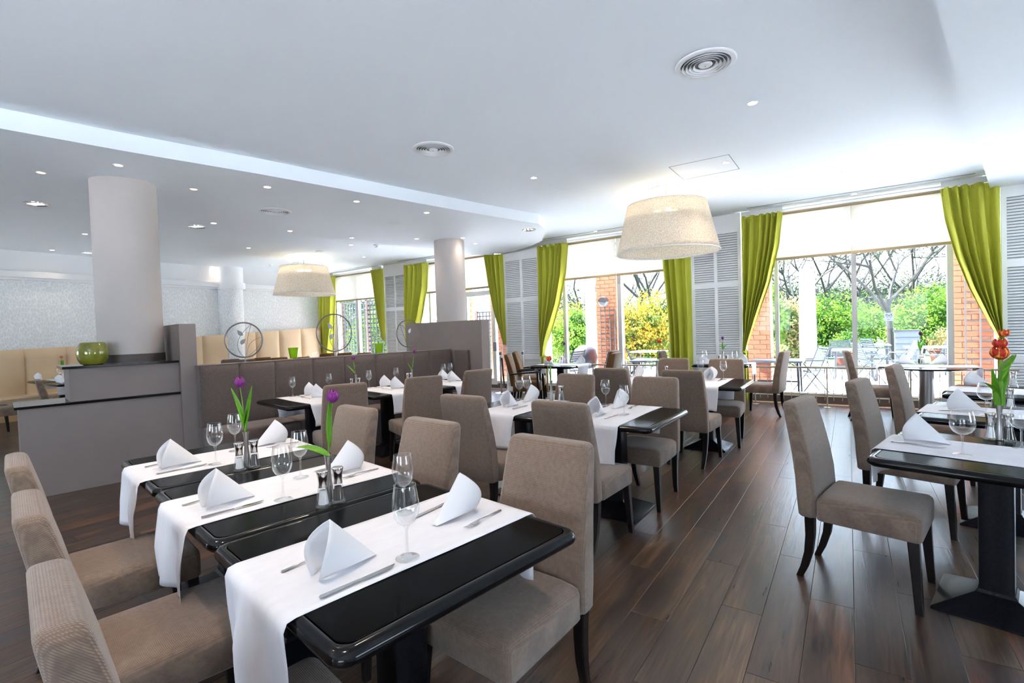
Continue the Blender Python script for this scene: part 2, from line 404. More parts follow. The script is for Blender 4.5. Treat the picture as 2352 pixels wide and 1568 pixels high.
for k, (_, _, x0, y0, y1) in enumerate(pl):
    l = round(y1 - y0, 4)
    if k < 295:
        if l not in cache:
            o = plank_mb(PW, l).build('plank', 'plank_wood', floor, smooth=0, loc=(x0, y0, 0)); cache[l] = o
        else: piece(cache[l], 'plank', floor, (x0, y0, 0))
    else:
        m = plank_mb(PW, l); far.poly([(p[0] + x0, p[1] + y0, p[2]) for p in m.v], m.f)
tag(far.build('plank_field', 'plank_wood', floor, smooth=0), kind='stuff')

struct(MB().box(-14.2, 5.4, -4.3, 10.6, CEIL, CEIL + .4).build('ceiling', 'ceiling_paint', smooth=0))
band = [(-6.6, -4.2), (-6.1, -1.2), (-5.62, 1.0), (-5.45, 1.85), (-5.18, 2.93), (-4.88, 4.45), (-4.60, 5.8), (-4.27, 7.15), (-4.42, 7.65), (-4.70, 8.1), (-5.05, 8.55), (-5.5, 8.9), (-6.2, 9.25), (-6.75, 9.35),
        (-7.1, 9.0), (-7.25, 8.5), (-7.28, 7.8), (-7.45, 6.9), (-7.6, 6.0), (-8.0, 4.6), (-8.42, 3.14), (-8.54, 2.37), (-8.75, 1.6), (-9.1, 0), (-9.4, -4.2)]
def prism(m, pts, z0, z1):
    n = len(pts); return m.poly([(x, y, z0) for x, y in pts] + [(x, y, z1) for x, y in pts], [tuple(reversed(range(n))), tuple(range(n, 2 * n))] + [(i, (i + 1) % n, n + (i + 1) % n, n + i) for i in range(n)])
struct(prism(MB(), band, DROP, CEIL + .01).build('trim_1', 'ceiling_paint', smooth=25))
s0 = lambda y: .412 + (y - 3.634) * .2103
struct(prism(MB(), [(s0(-4.2), -4.2), (s0(9.78), 9.78), (5.2, 9.78), (5.2, -4.2)], 3.17, CEIL + .01).build('trim_2', 'ceiling_paint', smooth=0))
wl = struct(MB().box(-14.2, -13.8, -4.3, 10.0, 0, CEIL).build('wall_left', 'wallpaper', smooth=0))
def wall_open(name, pieces, m='paint_white'):
    b = MB()
    for p in pieces: b.box(*p)
    return struct(b.build(name, m, smooth=0))
wall_open('wall_back', [(-14, 5.4, -4.3, -4.0, 0, 1.0), (-14, 5.4, -4.3, -4.0, 2.3, CEIL)] + [(a, c, -4.3, -4.0, 1.0, 2.3) for a, c in ((-14, -13.4), (-11.0, -4.2), (-2.0, .2), (2.4, 5.4))])  # window openings out of view, added to let sky light in
wall_open('wall_right', [(5.2, 5.4, -4.0, 9.8, 0, .9), (5.2, 5.4, -4.0, 9.8, 2.2, CEIL)] + [(5.2, 5.4, a, c, .9, 2.2) for a, c in ((-4.0, .8), (2.4, 9.8))])  # unseen opening, put in and sized for the light it admits
wf = wall_open('wall_front', [(-14, 5.4, YG - .04, 9.98, 0, .13), (-14, -13.6, YG, 9.98, .13, CEIL)] , 'skirting')
struct(MB().box(-14, 5.3, 9.62, YG - .04, -.004, .012).build('trim_3', 'rail_brown', smooth=0))
struct(MB().box(-13.8, -13.62, -4, 9.7, 2.80, 2.93, .01).build('trim_4', 'paint_white', smooth=0))
struct(MB().box(-13.8, -13.70, -4, 9.7, 2.76, 2.80).build('trim_5', 'paint_white', smooth=0))
struct(MB().box(-13.8, -13.785, -4, 9.7, 2.93, CEIL).build('trim_6', 'paint_white', smooth=0))
# slots in the ceiling along the windows and the access panel
for x0, x1 in ((-13.4, -11.2), (-9.9, -6.9), (-5.6, -2.5), (-1.4, 1.45)):
    struct(MB().box(x0, x1, 9.20, 9.215, CEIL - .004, CEIL + .002).build('trim_7', 'shadow_gap', smooth=0))
    struct(MB().box(x0, x1 + .1, 9.38, 9.42, CEIL - .012, CEIL + .002).build('trim_8', 'frame_white', smooth=0))
ap = MB(); q = [(-1.79, 6.14), (-1.11, 6.14), (-1.11, 6.80), (-1.79, 6.80)]
for a, b in zip(q, q[1:] + q[:1]):
    ap.box(min(a[0], b[0]) - .003, max(a[0], b[0]) + .003, min(a[1], b[1]) - .003, max(a[1], b[1]) + .003, CEIL - .002, CEIL + .001)
tag(ap.build('access_panel', 'shadow_gap', smooth=0), 'square access hatch outline in the white ceiling above the pendant lamp', 'ceiling panel')

# ---------------------------------------------------------------- window bays
bays = [('window_1', -13.6, -10.82, [(-13.3, .05), (-12.30, .09), (-11.0, .05)]),
        ('window_2', -9.92, -6.7, [(-9.30, .06), (-9.0, .05)]),
        ('window_3', -5.68, -2.42, [(-5.22, .07), (-3.93, .08), (-2.9, .05)]),
        ('window_4', -1.54, 1.74, [(-1.04, .06), (.075, .07), (1.25, .07)]),
        ('window_5', 2.62, 5.15, [(3.8, .07)])]
for nm, x0, x1, mull in bays:
    w = struct(MB().box(x0, x1, YG - .05, YG + .03, .13, .19).build(nm, 'frame_white', smooth=0))
    MB().box(x0, x1, YG - .05, YG + .03, CEIL - .07, CEIL - .005).build('window_head', 'frame_white', w, smooth=0)
    for x, hw in mull:
        MB().box(x - hw / 2, x + hw / 2, YG - .06, YG + .04, .19, CEIL - .07).build('mullion', 'frame_grey', w, smooth=0)
    xs = [x0] + [x for x, _ in mull] + [x1]; hws = [0] + [h / 2 for _, h in mull] + [0]
    for a in range(len(xs) - 1):
        if nm == 'window_2' and a == 2: continue
        MB().box(xs[a] + hws[a], xs[a + 1] - hws[a + 1], YG - .005, YG + .005, .19, CEIL - .07).build('pane', 'window_glass', w, smooth=0)
# the terrace door in window_2
d = struct(MB().box(-8.98, -8.88, YG - .06, YG + .04, .13, 2.35).build('door_1', 'frame_white', smooth=0))
MB().box(-8.98, -6.72, YG - .06, YG + .04, 2.3, 2.42).build('door_head', 'frame_white', d, smooth=0)
for x in (-8.05, -7.18): MB().box(x - .05, x + .05, YG - .07, YG + .03, .1, 2.3).build('door_stile', 'frame_white', d, smooth=0)
MB().box(-8.0, -7.23, YG - .07, YG + .03, .1, .25).build('door_rail', 'frame_white', d, smooth=0)
MB().box(-8.0, -7.23, YG - .005, YG + .005, .25, 2.3).build('pane', 'window_glass', d, smooth=0)
MB().box(-8.88, -8.1, YG - .005, YG + .005, .19, 2.3).build('pane', 'window_glass', d, smooth=0)
MB().tube([(-7.30, YG - .10, 1.02), (-7.30, YG - .16, 1.02), (-7.52, YG - .16, 1.02)], .012).build('door_handle', 'steel', d)
MB().box(-7.2, -7.1, YG - .10, YG - .07, .92, 1.14, .004).build('handle_plate', 'steel', d)

# louvred pillars
slat0 = {}
def pillar(x0, x1, label, back=9.98):
    w = x1 - x0; t = thing('shutter_pillar', label, 'shutters', ((x0 + x1) / 2, 9.5, 0))
    MB().box(-w / 2, w / 2, .035, back - 9.5, 0, CEIL - .002).build('pillar_core', 'shutter_paint', t, smooth=0)
    MB().box(-w / 2 + .05, w / 2 - .05, .0345, .036, .1, 3.02).build('slat_shade_sheet', 'slat_gap_shade', t, smooth=0)  # grey sheet that paints the shade between the louvre slats
    fr = MB(); h = w / 2; st = .055
    for a, b in ((-h, -h + st), (-st / 2, st / 2), (h - st, h)): fr.box(a, b, 0, .04, .08, 3.02)
    for a, b in ((.0, .10), (.74, .84), (2.06, 2.15), (3.02, CEIL - .002)): fr.box(-h, h, -.003, .04, a, b)
    fr.build('shutter_frame', 'shutter_paint', t, smooth=0)
    pw = (w - 3 * st) / 2
    key = round(pw, 3)
    for cx in (-(st / 2 + pw / 2), st / 2 + pw / 2):
        for za, zb in ((.10, .74), (.84, 2.06), (2.15, 3.02)):
            n = round((zb - za) / .041)
            for k in range(n):
                z = za + (k + .5) * (zb - za) / n
                if key not in slat0:
                    s = MB().poly([(-pw / 2, 0, -.019), (pw / 2, 0, -.019), (pw / 2, .006, -.021), (-pw / 2, .006, -.021), (-pw / 2, .028, .012), (pw / 2, .028, .012), (pw / 2, .034, .012), (-pw / 2, .034, .012)],
                                  [(0, 1, 2, 3), (4, 7, 6, 5), (0, 4, 5, 1), (1, 5, 6, 2), (2, 6, 7, 3), (3, 7, 4, 0)])
                    slat0[key] = s.build('slat', 'shutter_paint', t, smooth=0, loc=(cx, .001, z))
                else: piece(slat0[key], 'slat', t, (cx, .001, z))
pillar(-10.80, -9.93, 'white louvred shutter pillar farthest back, behind the banquette')
pillar(-6.68, -5.70, 'white louvred shutter pillar beside the door and rope posts')
pillar(-2.41, -1.555, 'white louvred shutter pillar behind the lit pendant lamp')
pillar(1.755, 2.62, 'white louvred shutter pillar at the right edge behind red tulips')

# roller blinds
def blind(x0, x1, seams, label):
    t = thing('roller_blind', label, 'blind', ((x0 + x1) / 2, YG - .13, 0))
    w = (x1 - x0) / 2; xs = [-w] + [s - (x0 + x1) / 2 for s in seams] + [w]
    for a, b in zip(xs, xs[1:]):
        MB().grid(lambda u, v: (a + .004 + (b - a - .008) * u, .004 * math.sin(v * 9), 2.50 + (CEIL - .10 - 2.50) * v), 2, 6).build('blind_cloth', 'blind', t, solid=.001)
        MB().box(a + .004, b - .004, -.012, .012, 2.465, 2.51, .003).build('hem_bar', 'blind_hem', t)
    MB().lathe([(.025, -w), (.025, w)], 12, cap0=True, cap1=True, axis='y').build('roller_tube', 'blind_hem', t)
    tb = t.children[-1]; tb.rotation_euler = (0, 0, PI / 2); tb.location = (0, .0, CEIL - .09)
blind(-13.4, -11.02, [-12.25], 'pale roller blind on the far left trellis window')
blind(-9.75, -6.95, [-8.5], 'pale roller blind above the terrace door')
blind(-5.35, -2.75, [-3.95], 'pale roller blind on the middle window behind the pendant lamp')
blind(-1.30, 1.45, [.05], 'pale roller blind on the wide right garden window')

# curtains
def curtain(label, xo, xi, prof, folds, hang=None, y=9.45):
    "xo = edge beside the pillar, xi = open edge at the top, prof = (z, outer x, inner x) down the cloth"
    t = thing('curtain', label, 'curtain', (xo, y, 0))
    prof = sorted(prof)
    zs = [p[0] for p in prof]
    def fn(u, v):
        z = zs[0] + (zs[-1] - zs[0]) * v
        xa = np.interp(z, zs, [p[1] for p in prof]); xb = np.interp(z, zs, [p[2] for p in prof])
        ww = abs(xb - xa); amp = .085 - .03 * v
        x = xa + (xb - xa) * u
        q_ = math.sin(2 * PI * folds * (u + .05 * math.sin(7 * u + 1)) + .8 * math.sin(3 * v)); yy = amp * (q_ + .25 * q_ * abs(q_)) + .012 * math.sin(2 * PI * folds * 2.3 * u + 2)
        if v > .965: yy += .018 * math.sin(2 * PI * folds * 4 * u)
        return (x - xo, yy * min(1, ww / .3 + .25), z)
    MB().grid(fn, folds * 12, 40).build('curtain_cloth', 'curtain_green', t, smooth=60, solid=.003)
    xs = sorted((xo, xi)); MB().box(xs[0] - xo, xs[1] - xo, -.006, .006, zs[-1], CEIL - .008).build('curtain_track', 'frame_white', t, smooth=0)
    if hang:
        (z1, xa, xb) = hang
        MB().grid(lambda u, v: (xa + (xb - xa) * u - xo, .03 * math.sin(u * 9) + .02, .03 + (z1 - .03) * v), 16, 8).build('curtain_tail', 'curtain_green', t, smooth=60, solid=.003)
        MB().tube([(xa - xo, -.03, z1), ((xa + xb) / 2 - xo, -.055, z1 - .02), (xb - xo, -.03, z1), ((xa + xb) / 2 - xo, .05, z1 + .03), (xa - xo, -.03, z1)], .012).build('tie_band', 'curtain_green', t)
curtain('green curtain swept left beside the lit pendant pillar, wide window left side', -1.53, -.895, [(3.26, -1.54, -.895), (2.7, -1.54, -.96), (2.1, -1.54, -1.10), (1.6, -1.54, -1.28), (1.2, -1.54, -1.42), (.9, -1.55, -1.52)], 6, (.92, -1.55, -1.47))
curtain('green curtain swept right at the right edge of the wide window', 1.74, 1.12, [(3.26, 1.75, 1.12), (2.8, 1.75, 1.17), (2.3, 1.75, 1.27), (1.8, 1.75, 1.42), (1.4, 1.75, 1.58), (1.06, 1.755, 1.725)], 5, (1.08, 1.70, 1.76))
curtain('green curtain hanging straight, left of the middle pillar', -2.42, -2.95, [(3.26, -2.42, -2.98), (2.4, -2.42, -2.93), (1.5, -2.42, -2.86), (.05, -2.42, -2.80)], 4)
curtain('green curtain gathered right of the pillar with rope posts', -5.69, -4.96, [(3.26, -5.72, -4.96), (2.6, -5.70, -5.03), (2.0, -5.69, -5.18), (1.5, -5.69, -5.38), (1.1, -5.69, -5.56), (.8, -5.70, -5.64)], 6, (.82, -5.70, -5.56))
curtain('green curtain gathered left of the rope post pillar, by the door', -6.66, -7.15, [(3.26, -6.66, -7.20), (2.5, -6.66, -7.08), (1.9, -6.66, -6.93), (1.4, -6.66, -6.76), (1.08, -6.66, -6.69)], 5)
curtain('green curtain right of the farthest louvred pillar, behind the wire ring', -9.92, -9.08, [(3.26, -9.92, -9.08), (2.6, -9.92, -9.13), (1.9, -9.92, -9.34), (1.4, -9.90, -9.55), (1.1, -9.88, -9.72)], 6, (1.12, -9.88, -9.70))
curtain('narrow green curtain left of the farthest louvred pillar', -10.82, -11.22, [(3.26, -10.82, -11.24), (2.5, -10.82, -11.12), (1.8, -10.82, -10.98), (1.25, -10.82, -10.86)], 4)
curtain('green curtain in the far left room corner behind the small pendant', -13.72, -13.02, [(3.26, -13.75, -12.98), (2.4, -13.75, -13.03), (1.5, -13.75, -13.15), (.6, -13.75, -13.35)], 5)

# railing in front of the windows
def railing(x0, x1, label, y=9.4, zt=.665, zb=.20):
    t = thing('window_railing', label, 'railing', (x0, y, 0)); w = x1 - x0
    MB().box(0, w, -.018, .018, zt - .03, zt, .005).build('top_rail', 'ivory', t)
    MB().box(0, w, .09, .11, zb - .02, zb + .01, .004).build('lower_rail', 'ivory', t)
    n = int(w / .118)
    b0 = MB().tube([(0, 0, zb - .08), (0, 0, zt - .02)], .006, 6).build('baluster', 'ivory', t); b0.location = (.06, 0, 0)
    for k in range(1, n): piece(b0, 'baluster', t, (.06 + k * .118, 0, 0))
    m = max(2, int(w / 1.0))
    p0 = None
    for k in range(m + 1):
        x = .1 + (w - .2) * k / m
        if p0 is None:
            p0 = MB().tube([(0, 0, .006), (0, 0, zt - .02)], .011, 8).lathe([(.05, 0), (.05, .008), (.012, .014)], 12, cap0=True).build('rail_post', 'ivory', t); p0.location = (x, 0, .001)
        else: piece(p0, 'rail_post', t, (x, 0, .001))
railing(-1.46, 1.90, 'low ivory railing along the wide right garden window')
railing(-5.6, -2.55, 'low ivory railing along the middle window behind the tables')

# ---------------------------------------------------------------- counter, partitions, columns
DV = Vector((math.cos(R(80.6)), math.sin(R(80.6)), 0)); DN = Vector((math.cos(R(170.6)), math.sin(R(170.6)), 0))
def wall_box(m, p, l0, l1, d0, d1, z0, z1):
    "box along DV from p, l along the front and d into the depth"
    c = [p + DV * l0 + DN * d0, p + DV * l1 + DN * d0, p + DV * l1 + DN * d1, p + DV * l0 + DN * d1]
    return m.poly([(a.x, a.y, z0) for a in c] + [(a.x, a.y, z1) for a in c], [(3, 2, 1, 0), (4, 5, 6, 7), (0, 1, 5, 4), (1, 2, 6, 5), (2, 3, 7, 6), (3, 0, 4, 7)])
P0 = Vector((-6.32, 1.165, 0))
ct = thing('stepped_counter', 'stepped taupe counter with two black stone ledges and tall end panel', 'counter', P0)
def rel(o, p):
    me = o.data
    for v in me.vertices: v.co -= p
def cpart(name, m, box, par, org, smooth=0):
    b = MB(); wall_box(b, Vector((0, 0, 0)), *box); return b.build(name, m, par, smooth=smooth)
def cpart2(name, m, l0, l1, d0, d1, dn, z0, z1):
    b = MB(); o3 = Vector((0, 0, 0)); q_ = [(l0, d0), (l1, d0), (l1, dn), (.55, dn), (.55, d1), (l0, d1)]; prism(b, [(lambda v: (v.x, v.y))(DV * a + DN * c) for a, c in q_], z0, z1); return b.build(name, m, ct, smooth=0)
cpart2('lower_body', 'counter_paint', 0, 1.27, 0, .62, .145, 0, .845)
cpart2('lower_ledge', 'stone_black', -.03, 1.265, -.03, .64, .145, .846, .87)
cpart2('upper_body', 'counter_paint', .36, 1.268, .02, .56, .145, .871, 1.19)
cpart2('upper_ledge', 'stone_black', .31, 1.266, -.01, .60, .145, 1.191, 1.216)
cpart('end_panel', 'counter_paint', (1.27, 1.43, -.05, .78, 0, 1.615), ct, P0)
gv = MB().lathe([(.075, 0), (.10, .012), (.125, .06), (.134, .11), (.128, .17), (.105, .218), (.096, .228), (.088, .222), (.10, .18), (.11, .10), (.07, .02)], 32, cap0=True, cap1=True).build('ceramic_vase', 'ceramic_green', smooth=60)
gp = P0 + DV * .56 + DN * .16; gv.location = (gp.x, gp.y, 1.2165); tag(gv, 'squat glazed olive green pot on the upper black ledge', 'vase')
def column(c, r, z0, z1, label, m='column_paint'):
    t = thing('round_column', label, 'column', (c[0], c[1], 0))
    MB().lathe([(r, z0), (r, z1)], 64, cap0=True, cap1=True).build('shaft', m, t)
    return t
cl = column((-6.612, 2.152), .298, 0, DROP - .001, 'thick round column rising behind the stepped taupe counter')
MB().lathe([(.305, 1.217), (.305, 1.305)], 64, cap0=True, cap1=True).build('column_skirting', 'skirting', cl)
column((-6.38, 7.28), .29, 0, DROP - .001, 'round column behind the taupe partition, near the door')
# banquette
BQ = Vector((-5.895, 2.50, 0)); bl = 3.56
bq = thing('banquette', 'long dark brown upholstered banquette with stitched back panels', 'banquette', BQ)
cpart('banquette_core', 'counter_paint', (.02, bl, .13, .24, 0, 1.12), bq, BQ)
cpart('banquette_plinth', 'skirting', (.02, bl, -.42, .12, 0, .12), bq, BQ)
seam = [.02, .42, .82, 1.29, 1.72, 2.19, 2.66, 3.12, 3.56]
def pad(par, org, l0, l1, z0, z1, d0=.0, name='back_panel', m='banquette', th=.11):
    "padded panel: front face swells towards the room"
    b = MB()
    def fn(u, v):
        e = min(u, 1 - u, (v * (z1 - z0) / (l1 - l0)), ((1 - v) * (z1 - z0) / (l1 - l0))) * (l1 - l0)
        bulge = .022 * (1 - math.exp(-e / .018)) + .006 * math.sin(PI * u) * math.sin(PI * v)
        p = DV * (l0 + (l1 - l0) * u) - DN * (bulge - .0) + DN * d0
        return (p.x, p.y, z0 + (z1 - z0) * v)
    b.grid(fn, 14, 16); wall_box(b, Vector((0, 0, 0)), l0, l1, d0, d0 + th, z0, z1)
    return b.build(name, m, par, smooth=50)
for a, c in zip(seam, seam[1:]): pad(bq, BQ, a + .001, c - .001, .46, 1.135)
cpart('back_cap', 'banquette', (.02, bl, .0, .25, 1.136, 1.150), bq, BQ)
for k in range(4):
    a, c = .02 + k * .885, .02 + (k + 1) * .885
    b = MB(); rings = []
    for z, s in ((.30, .0), (.305, 0), (.43, 0), (.455, .012), (.465, .04)):
        q = [DV * (a + .002 + s) + DN * (-.48 + s), DV * (c - .002 - s) + DN * (-.48 + s), DV * (c - .002 - s) + DN * (-.02), DV * (a + .002 + s) + DN * (-.02)]
        rings.append([(p.x, p.y, z) for p in q])
    b.loft(rings).build('seat_cushion', 'banquette', bq, smooth=50)
cpart('seat_front', 'banquette', (.02, bl, -.46, -.02, .121, .299), bq, BQ)
# partition slab at the far end of the banquette
PE = BQ + DV * 3.62
pt = thing('partition', 'high taupe partition slab at the far end of the dark banquette', 'partition', PE)
cpart('slab', 'counter_paint', (0, .16, -.66, 1.32, 0, 1.60), pt, PE)
cpart('edge_panel', 'counter_paint', (-.004, .164, -.68, -.655, 0, 1.604), pt, PE)
b = MB()
for l0, l1, d0, d1 in ((-.06, -.001, -.40, -.08),): wall_box(b, Vector((0, 0, 0)), l0, l1, d0, d1, .46, 1.14)
o = b.build('back_cushion', 'banquette', pt, smooth=0); md = o.modifiers.new('round', 'BEVEL'); md.width = .015; md.segments = 3
# ornaments on the banquette
def ring_ornament(l, zc, rr_, rw, label, leaves, twigs, bent):
    p = BQ + DV * l + DN * .12
    t = thing('ring_ornament', label, 'ornament', (p.x, p.y, 1.151), R(80.6))
    h = zc - 1.151
    MB().tube([(rr_ * math.cos(a), 0, h + rr_ * math.sin(a)) for a in [2 * PI * k / 48 for k in range(49)]], .0085, 8, cap=False).build('ring', 'steel', t)
    MB().tube([(.0, 0, .004), (0, 0, h - rr_)], .006, 8).lathe([(.04, 0), (.04, .004)], 16, cap0=True, cap1=True).build('stem', 'steel', t)
    for tw in twigs:
        pts = []
        for k in range(17):
            s = k / 16; (x0, z0), (x1, z1), (x2, z2) = tw
            pts.append((rr_ * ((1 - s) ** 2 * x0 + 2 * s * (1 - s) * x1 + s * s * x2), 0, h + rr_ * ((1 - s) ** 2 * z0 + 2 * s * (1 - s) * z1 + s * s * z2)))
        MB().tube(pts, .0028, 6).build('twig', 'steel', t)
    for (x, z, a, s) in leaves:
        n = 10; up_ = [(k / n, .34 * math.sin(PI * (k / n) ** .8)) for k in range(n + 1)]; out = [(u, w) for u, w in up_] + [(u, -w * .6) for u, w in reversed(up_[1:-1])]
        pts = []
        for u, w in out:
            u -= .5; pts.append((rr_ * (x + s * (u * math.cos(a) - w * math.sin(a))), h + rr_ * (z + s * (u * math.sin(a) + w * math.cos(a)))))
        m = len(pts); b = MB().poly([(q[0], -.0015, q[1]) for q in pts] + [(q[0], .0015, q[1]) for q in pts], [tuple(range(m)), tuple(reversed(range(m, 2 * m)))] + [(i, (i + 1) % m, m + (i + 1) % m, m + i) for i in range(m)])
        b.build('metal_leaf', 'steel', t, smooth=0)
ring_ornament(.53, 1.415, .205, 0, 'wire ring ornament with leaves, leftmost on the banquette ledge', [(-.2, .42, 2.3, .42), (-.05, -.1, .9, .42)],
              [((.05, -1), (.1, 0), (.42, .9)), ((-.02, -1), (-.9, -.2), (.42, .9)), ((.1, -1), (.1, 0), (.98, .12)), ((.1, -1), (.9, -.5), (.98, .12))], 0)
ring_ornament(1.66, 1.47, .25, 0, 'large wire ring ornament with leaves, middle of the banquette ledge', [(-.25, .38, 2.3, .4), (-.15, -.2, .9, .4)],
              [((.1, -1), (.1, 0), (.42, .9)), ((.1, -1), (-.8, -.2), (.42, .9)), ((.12, -1), (.1, 0), (.98, .12)), ((.12, -1), (.9, -.5), (.98, .12))], 0)
ring_ornament(2.84, 1.425, .205, 0, 'wire ring ornament farthest right, before the taupe partition', [(.15, .2, 1.1, .42)],
              [((.0, -1), (-.5, 0), (-.68, .7)), ((.0, -1), (.1, .3), (-.68, .7)), ((.05, -1), (.1, 0), (.95, .3)), ((.05, -1), (.9, -.4), (.95, .3))], 0)
def tumbler(l, label):
    p = BQ + DV * l + DN * .12
    t = thing('green_tumbler', label, 'vase', (p.x, p.y, 1.151))
    MB().lathe([(.0, .012), (.044, .012), (.062, .145), (.058, .145), (.0, .03)], 28).build('glass_body', 'green_glass', t, smooth=40)
    MB().lathe([(.0, 0), (.043, 0), (.044, .0115), (0, .0115)], 28).build('glass_foot', 'shaker_glass', t, smooth=40)
tumbler(1.10, 'lime green tumbler vase left of the big wire ring'); tumbler(2.33, 'lime green tumbler vase near the third wire ring')

# ---------------------------------------------------------------- ceiling fittings
def vent_proto():
    t = thing('ceiling_vent', 'round white ceiling air vent', 'vent')
    MB().lathe([(.215, 0), (.215, -.006), (.208, -.012), (.178, -.014), (.172, -.004), (.172, 0)], 48).build('flange', 'paint_white', t)
    MB().lathe([(.0, -.0005), (.172, -.0005)], 48, cap0=False).build('dark_throat', 'shadow_gap', t)
    for r in (.150, .124, .098, .072):
        MB().lathe([(r, -.002), (r + .014, -.020), (r + .0155, -.020), (r + .003, -.002)], 48).build('cone_ring', 'paint_white', t)
    MB().lathe([(.0, -.019), (.040, -.018), (.050, -.010), (.046, -.002), (0, -.002)], 32).build('centre_cone', 'paint_white', t)
    MB().lathe([(.0, -.023), (.005, -.022), (.005, -.018)], 12).build('screw', 'chrome', t)
    return t
vp = vent_proto()
p = at(1620, 146, CEIL); dup(vp, p, 0, 'round ceiling vent nearest the camera, upper right', 'ceiling vents')
p = at(995, 342, CEIL); dup(vp, p, 0, 'round ceiling vent at the top centre above the banquette', 'ceiling vents')
p = at(631, 485, DROP); dup(vp, p, 0, 'round ceiling vent in the lower ceiling right of the thick column', 'ceiling vents')
def dl_proto(m):
    t = thing('downlight', 'small recessed downlight', 'downlight')
    MB().lathe([(.047, 0), (.046, -.005), (.040, -.007), (.034, -.003), (.034, 0)], 24).build('trim_ring', 'frame_white', t)
    MB().lathe([(.0, -.0015), (.034, -.0015)], 20).build('lamp', m, t); return t
dw, do_ = dl_proto('bulb_warm'), dl_proto('bulb_orange')
dls = [(1728, 236, 0, 'bright downlight right of the nearest ceiling vent'), (1667, 373, 0, 'downlight inside the square access hatch'), (1226, 408, 0, 'downlight between the middle vent and the pendant lamp'),
       (1940, 394, 0, 'faint downlight above the wide right window'), (1962, 445, 0, 'faint downlight close to the wide window blind'), (1368, 531, 0, 'faint downlight just left of the big pendant lamp'),
       (272, 379, 2, 'orange downlight directly above the thick round column'), (94, 396, 2, 'orange downlight nearest the top left of the lower ceiling'), (445, 434, 2, 'orange downlight just right of the thick column top'),
       (614, 429, 1, 'bright downlight in the lower ceiling above its vent'), (819, 462, 1, 'downlight halfway along the curved ceiling edge'), (980, 488, 1, 'downlight above the far round column, near the ceiling edge'),
       (491, 512, 1, 'downlight left of the lower ceiling vent'), (666, 530, 1, 'downlight right below the lower ceiling vent'), (808, 546, 1, 'downlight nearer of the pair left of the far column'),
       (957, 548, 1, 'tiny downlight left beside the far column top'), (1063, 546, 1, 'tiny downlight right beside the far column top'), (1092, 559, 1, 'tiny downlight right of the far column'),
       (195, 537, 0, 'downlight just left of the thick column'), (120, 574, 0, 'downlight farthest left above the patterned wall'), (571, 569, 0, 'downlight left of the small pendant lamp'),
       (806, 562, 0, 'downlight farther of the pair left of the far column'), (489, 612, 0, 'downlight above the wallpapered wall pilaster'), (836, 590, 0, 'downlight above the far left window curtain'), (763, 623, 0, 'downlight beside the top of the far left blind')]
def spot(x, y, z, e=16):
    l = bpy.data.lights.new('downlight_and_fill_beam', 'SPOT'); l.energy = e; l.color = (1, .80, .60); l.spot_size = R(110); l.spot_blend = 1; l.shadow_soft_size = .05
    o = bpy.data.objects.new('downlight_and_fill_beam', l); COL.objects.link(o); o.location = (x, y, z - .02)
for x, y in ((-1.2, .5), (-3.0, .3), (.6, 1.4), (-2.3, 2.2), (-.2, -.8), (-3.6, 2.2)): spot(x, y, CEIL)  # added warm fill spots overhead, with no ceiling fittings of their own
for x, y, k, lb in dls:
    if k != 2: q_ = at(x, y, CEIL if k == 0 else DROP); spot(*q_, e=16 if x > 200 and x not in (489, 957, 980, 1063, 1092, 571, 763) else 3)
    z = CEIL if k == 0 else DROP
    dup(do_ if k == 2 else dw, at(x, y, z), 0, lb, 'ceiling downlights')
def big_dl():
    t = thing('large_downlight', 'large silver ceiling light', 'downlight')
    MB().lathe([(.125, 0), (.124, -.006), (.112, -.008), (.106, -.002), (.106, 0)], 40).build('trim_ring', 'chrome', t)
    MB().lathe([(.106, -.003), (.07, -.0015), (.0, -.001)], 40).build('reflector', 'chrome', t)
    for k in range(3): MB().box(-.09 + k * .06, -.05 + k * .06, -.05, .05, -.006, -.004).build('tube_lamp', 'bulb_white', t, smooth=0)
    return t
bd = big_dl()
for x, y, z, lb in ((84, 468, DROP, 'large silver downlight left of the thick column'), (453, 520, DROP, 'large silver downlight right of the thick column'), (1215, 527, DROP, 'large silver downlight at the rounded ceiling nose'), (1143, 583, DROP, 'large silver downlight over the green curtain by the door'), (205, 581, CEIL, 'large silver downlight half hidden behind the thick column')):
    dup(bd, at(x, y, z), .4, lb, 'large silver downlights')
def detector(px, py, lb):
    t = thing('smoke_detector', lb, 'smoke detector', at(px, py, CEIL), 0, 'smoke detectors')
    MB().lathe([(.055, 0), (.055, -.012), (.04, -.02), (0, -.02)], 24).build('base', 'detector', t)
    MB().lathe([(.035, -.021), (.038, -.045), (.025, -.06), (0, -.062)], 24).build('sensor', 'detector', t)
detector(864, 562, 'smoke detector on the ceiling between the two round columns'); detector(622, 607, 'smoke detector left of the small pendant lamp')
tag(MB().lathe([(.0, -.012), (.08, -.012), (.09, 0)], 24).build('ceiling_disc', 'detector', loc=at(735, 577, CEIL)), 'flat round cover disc on the ceiling above the small pendant', 'ceiling disc')

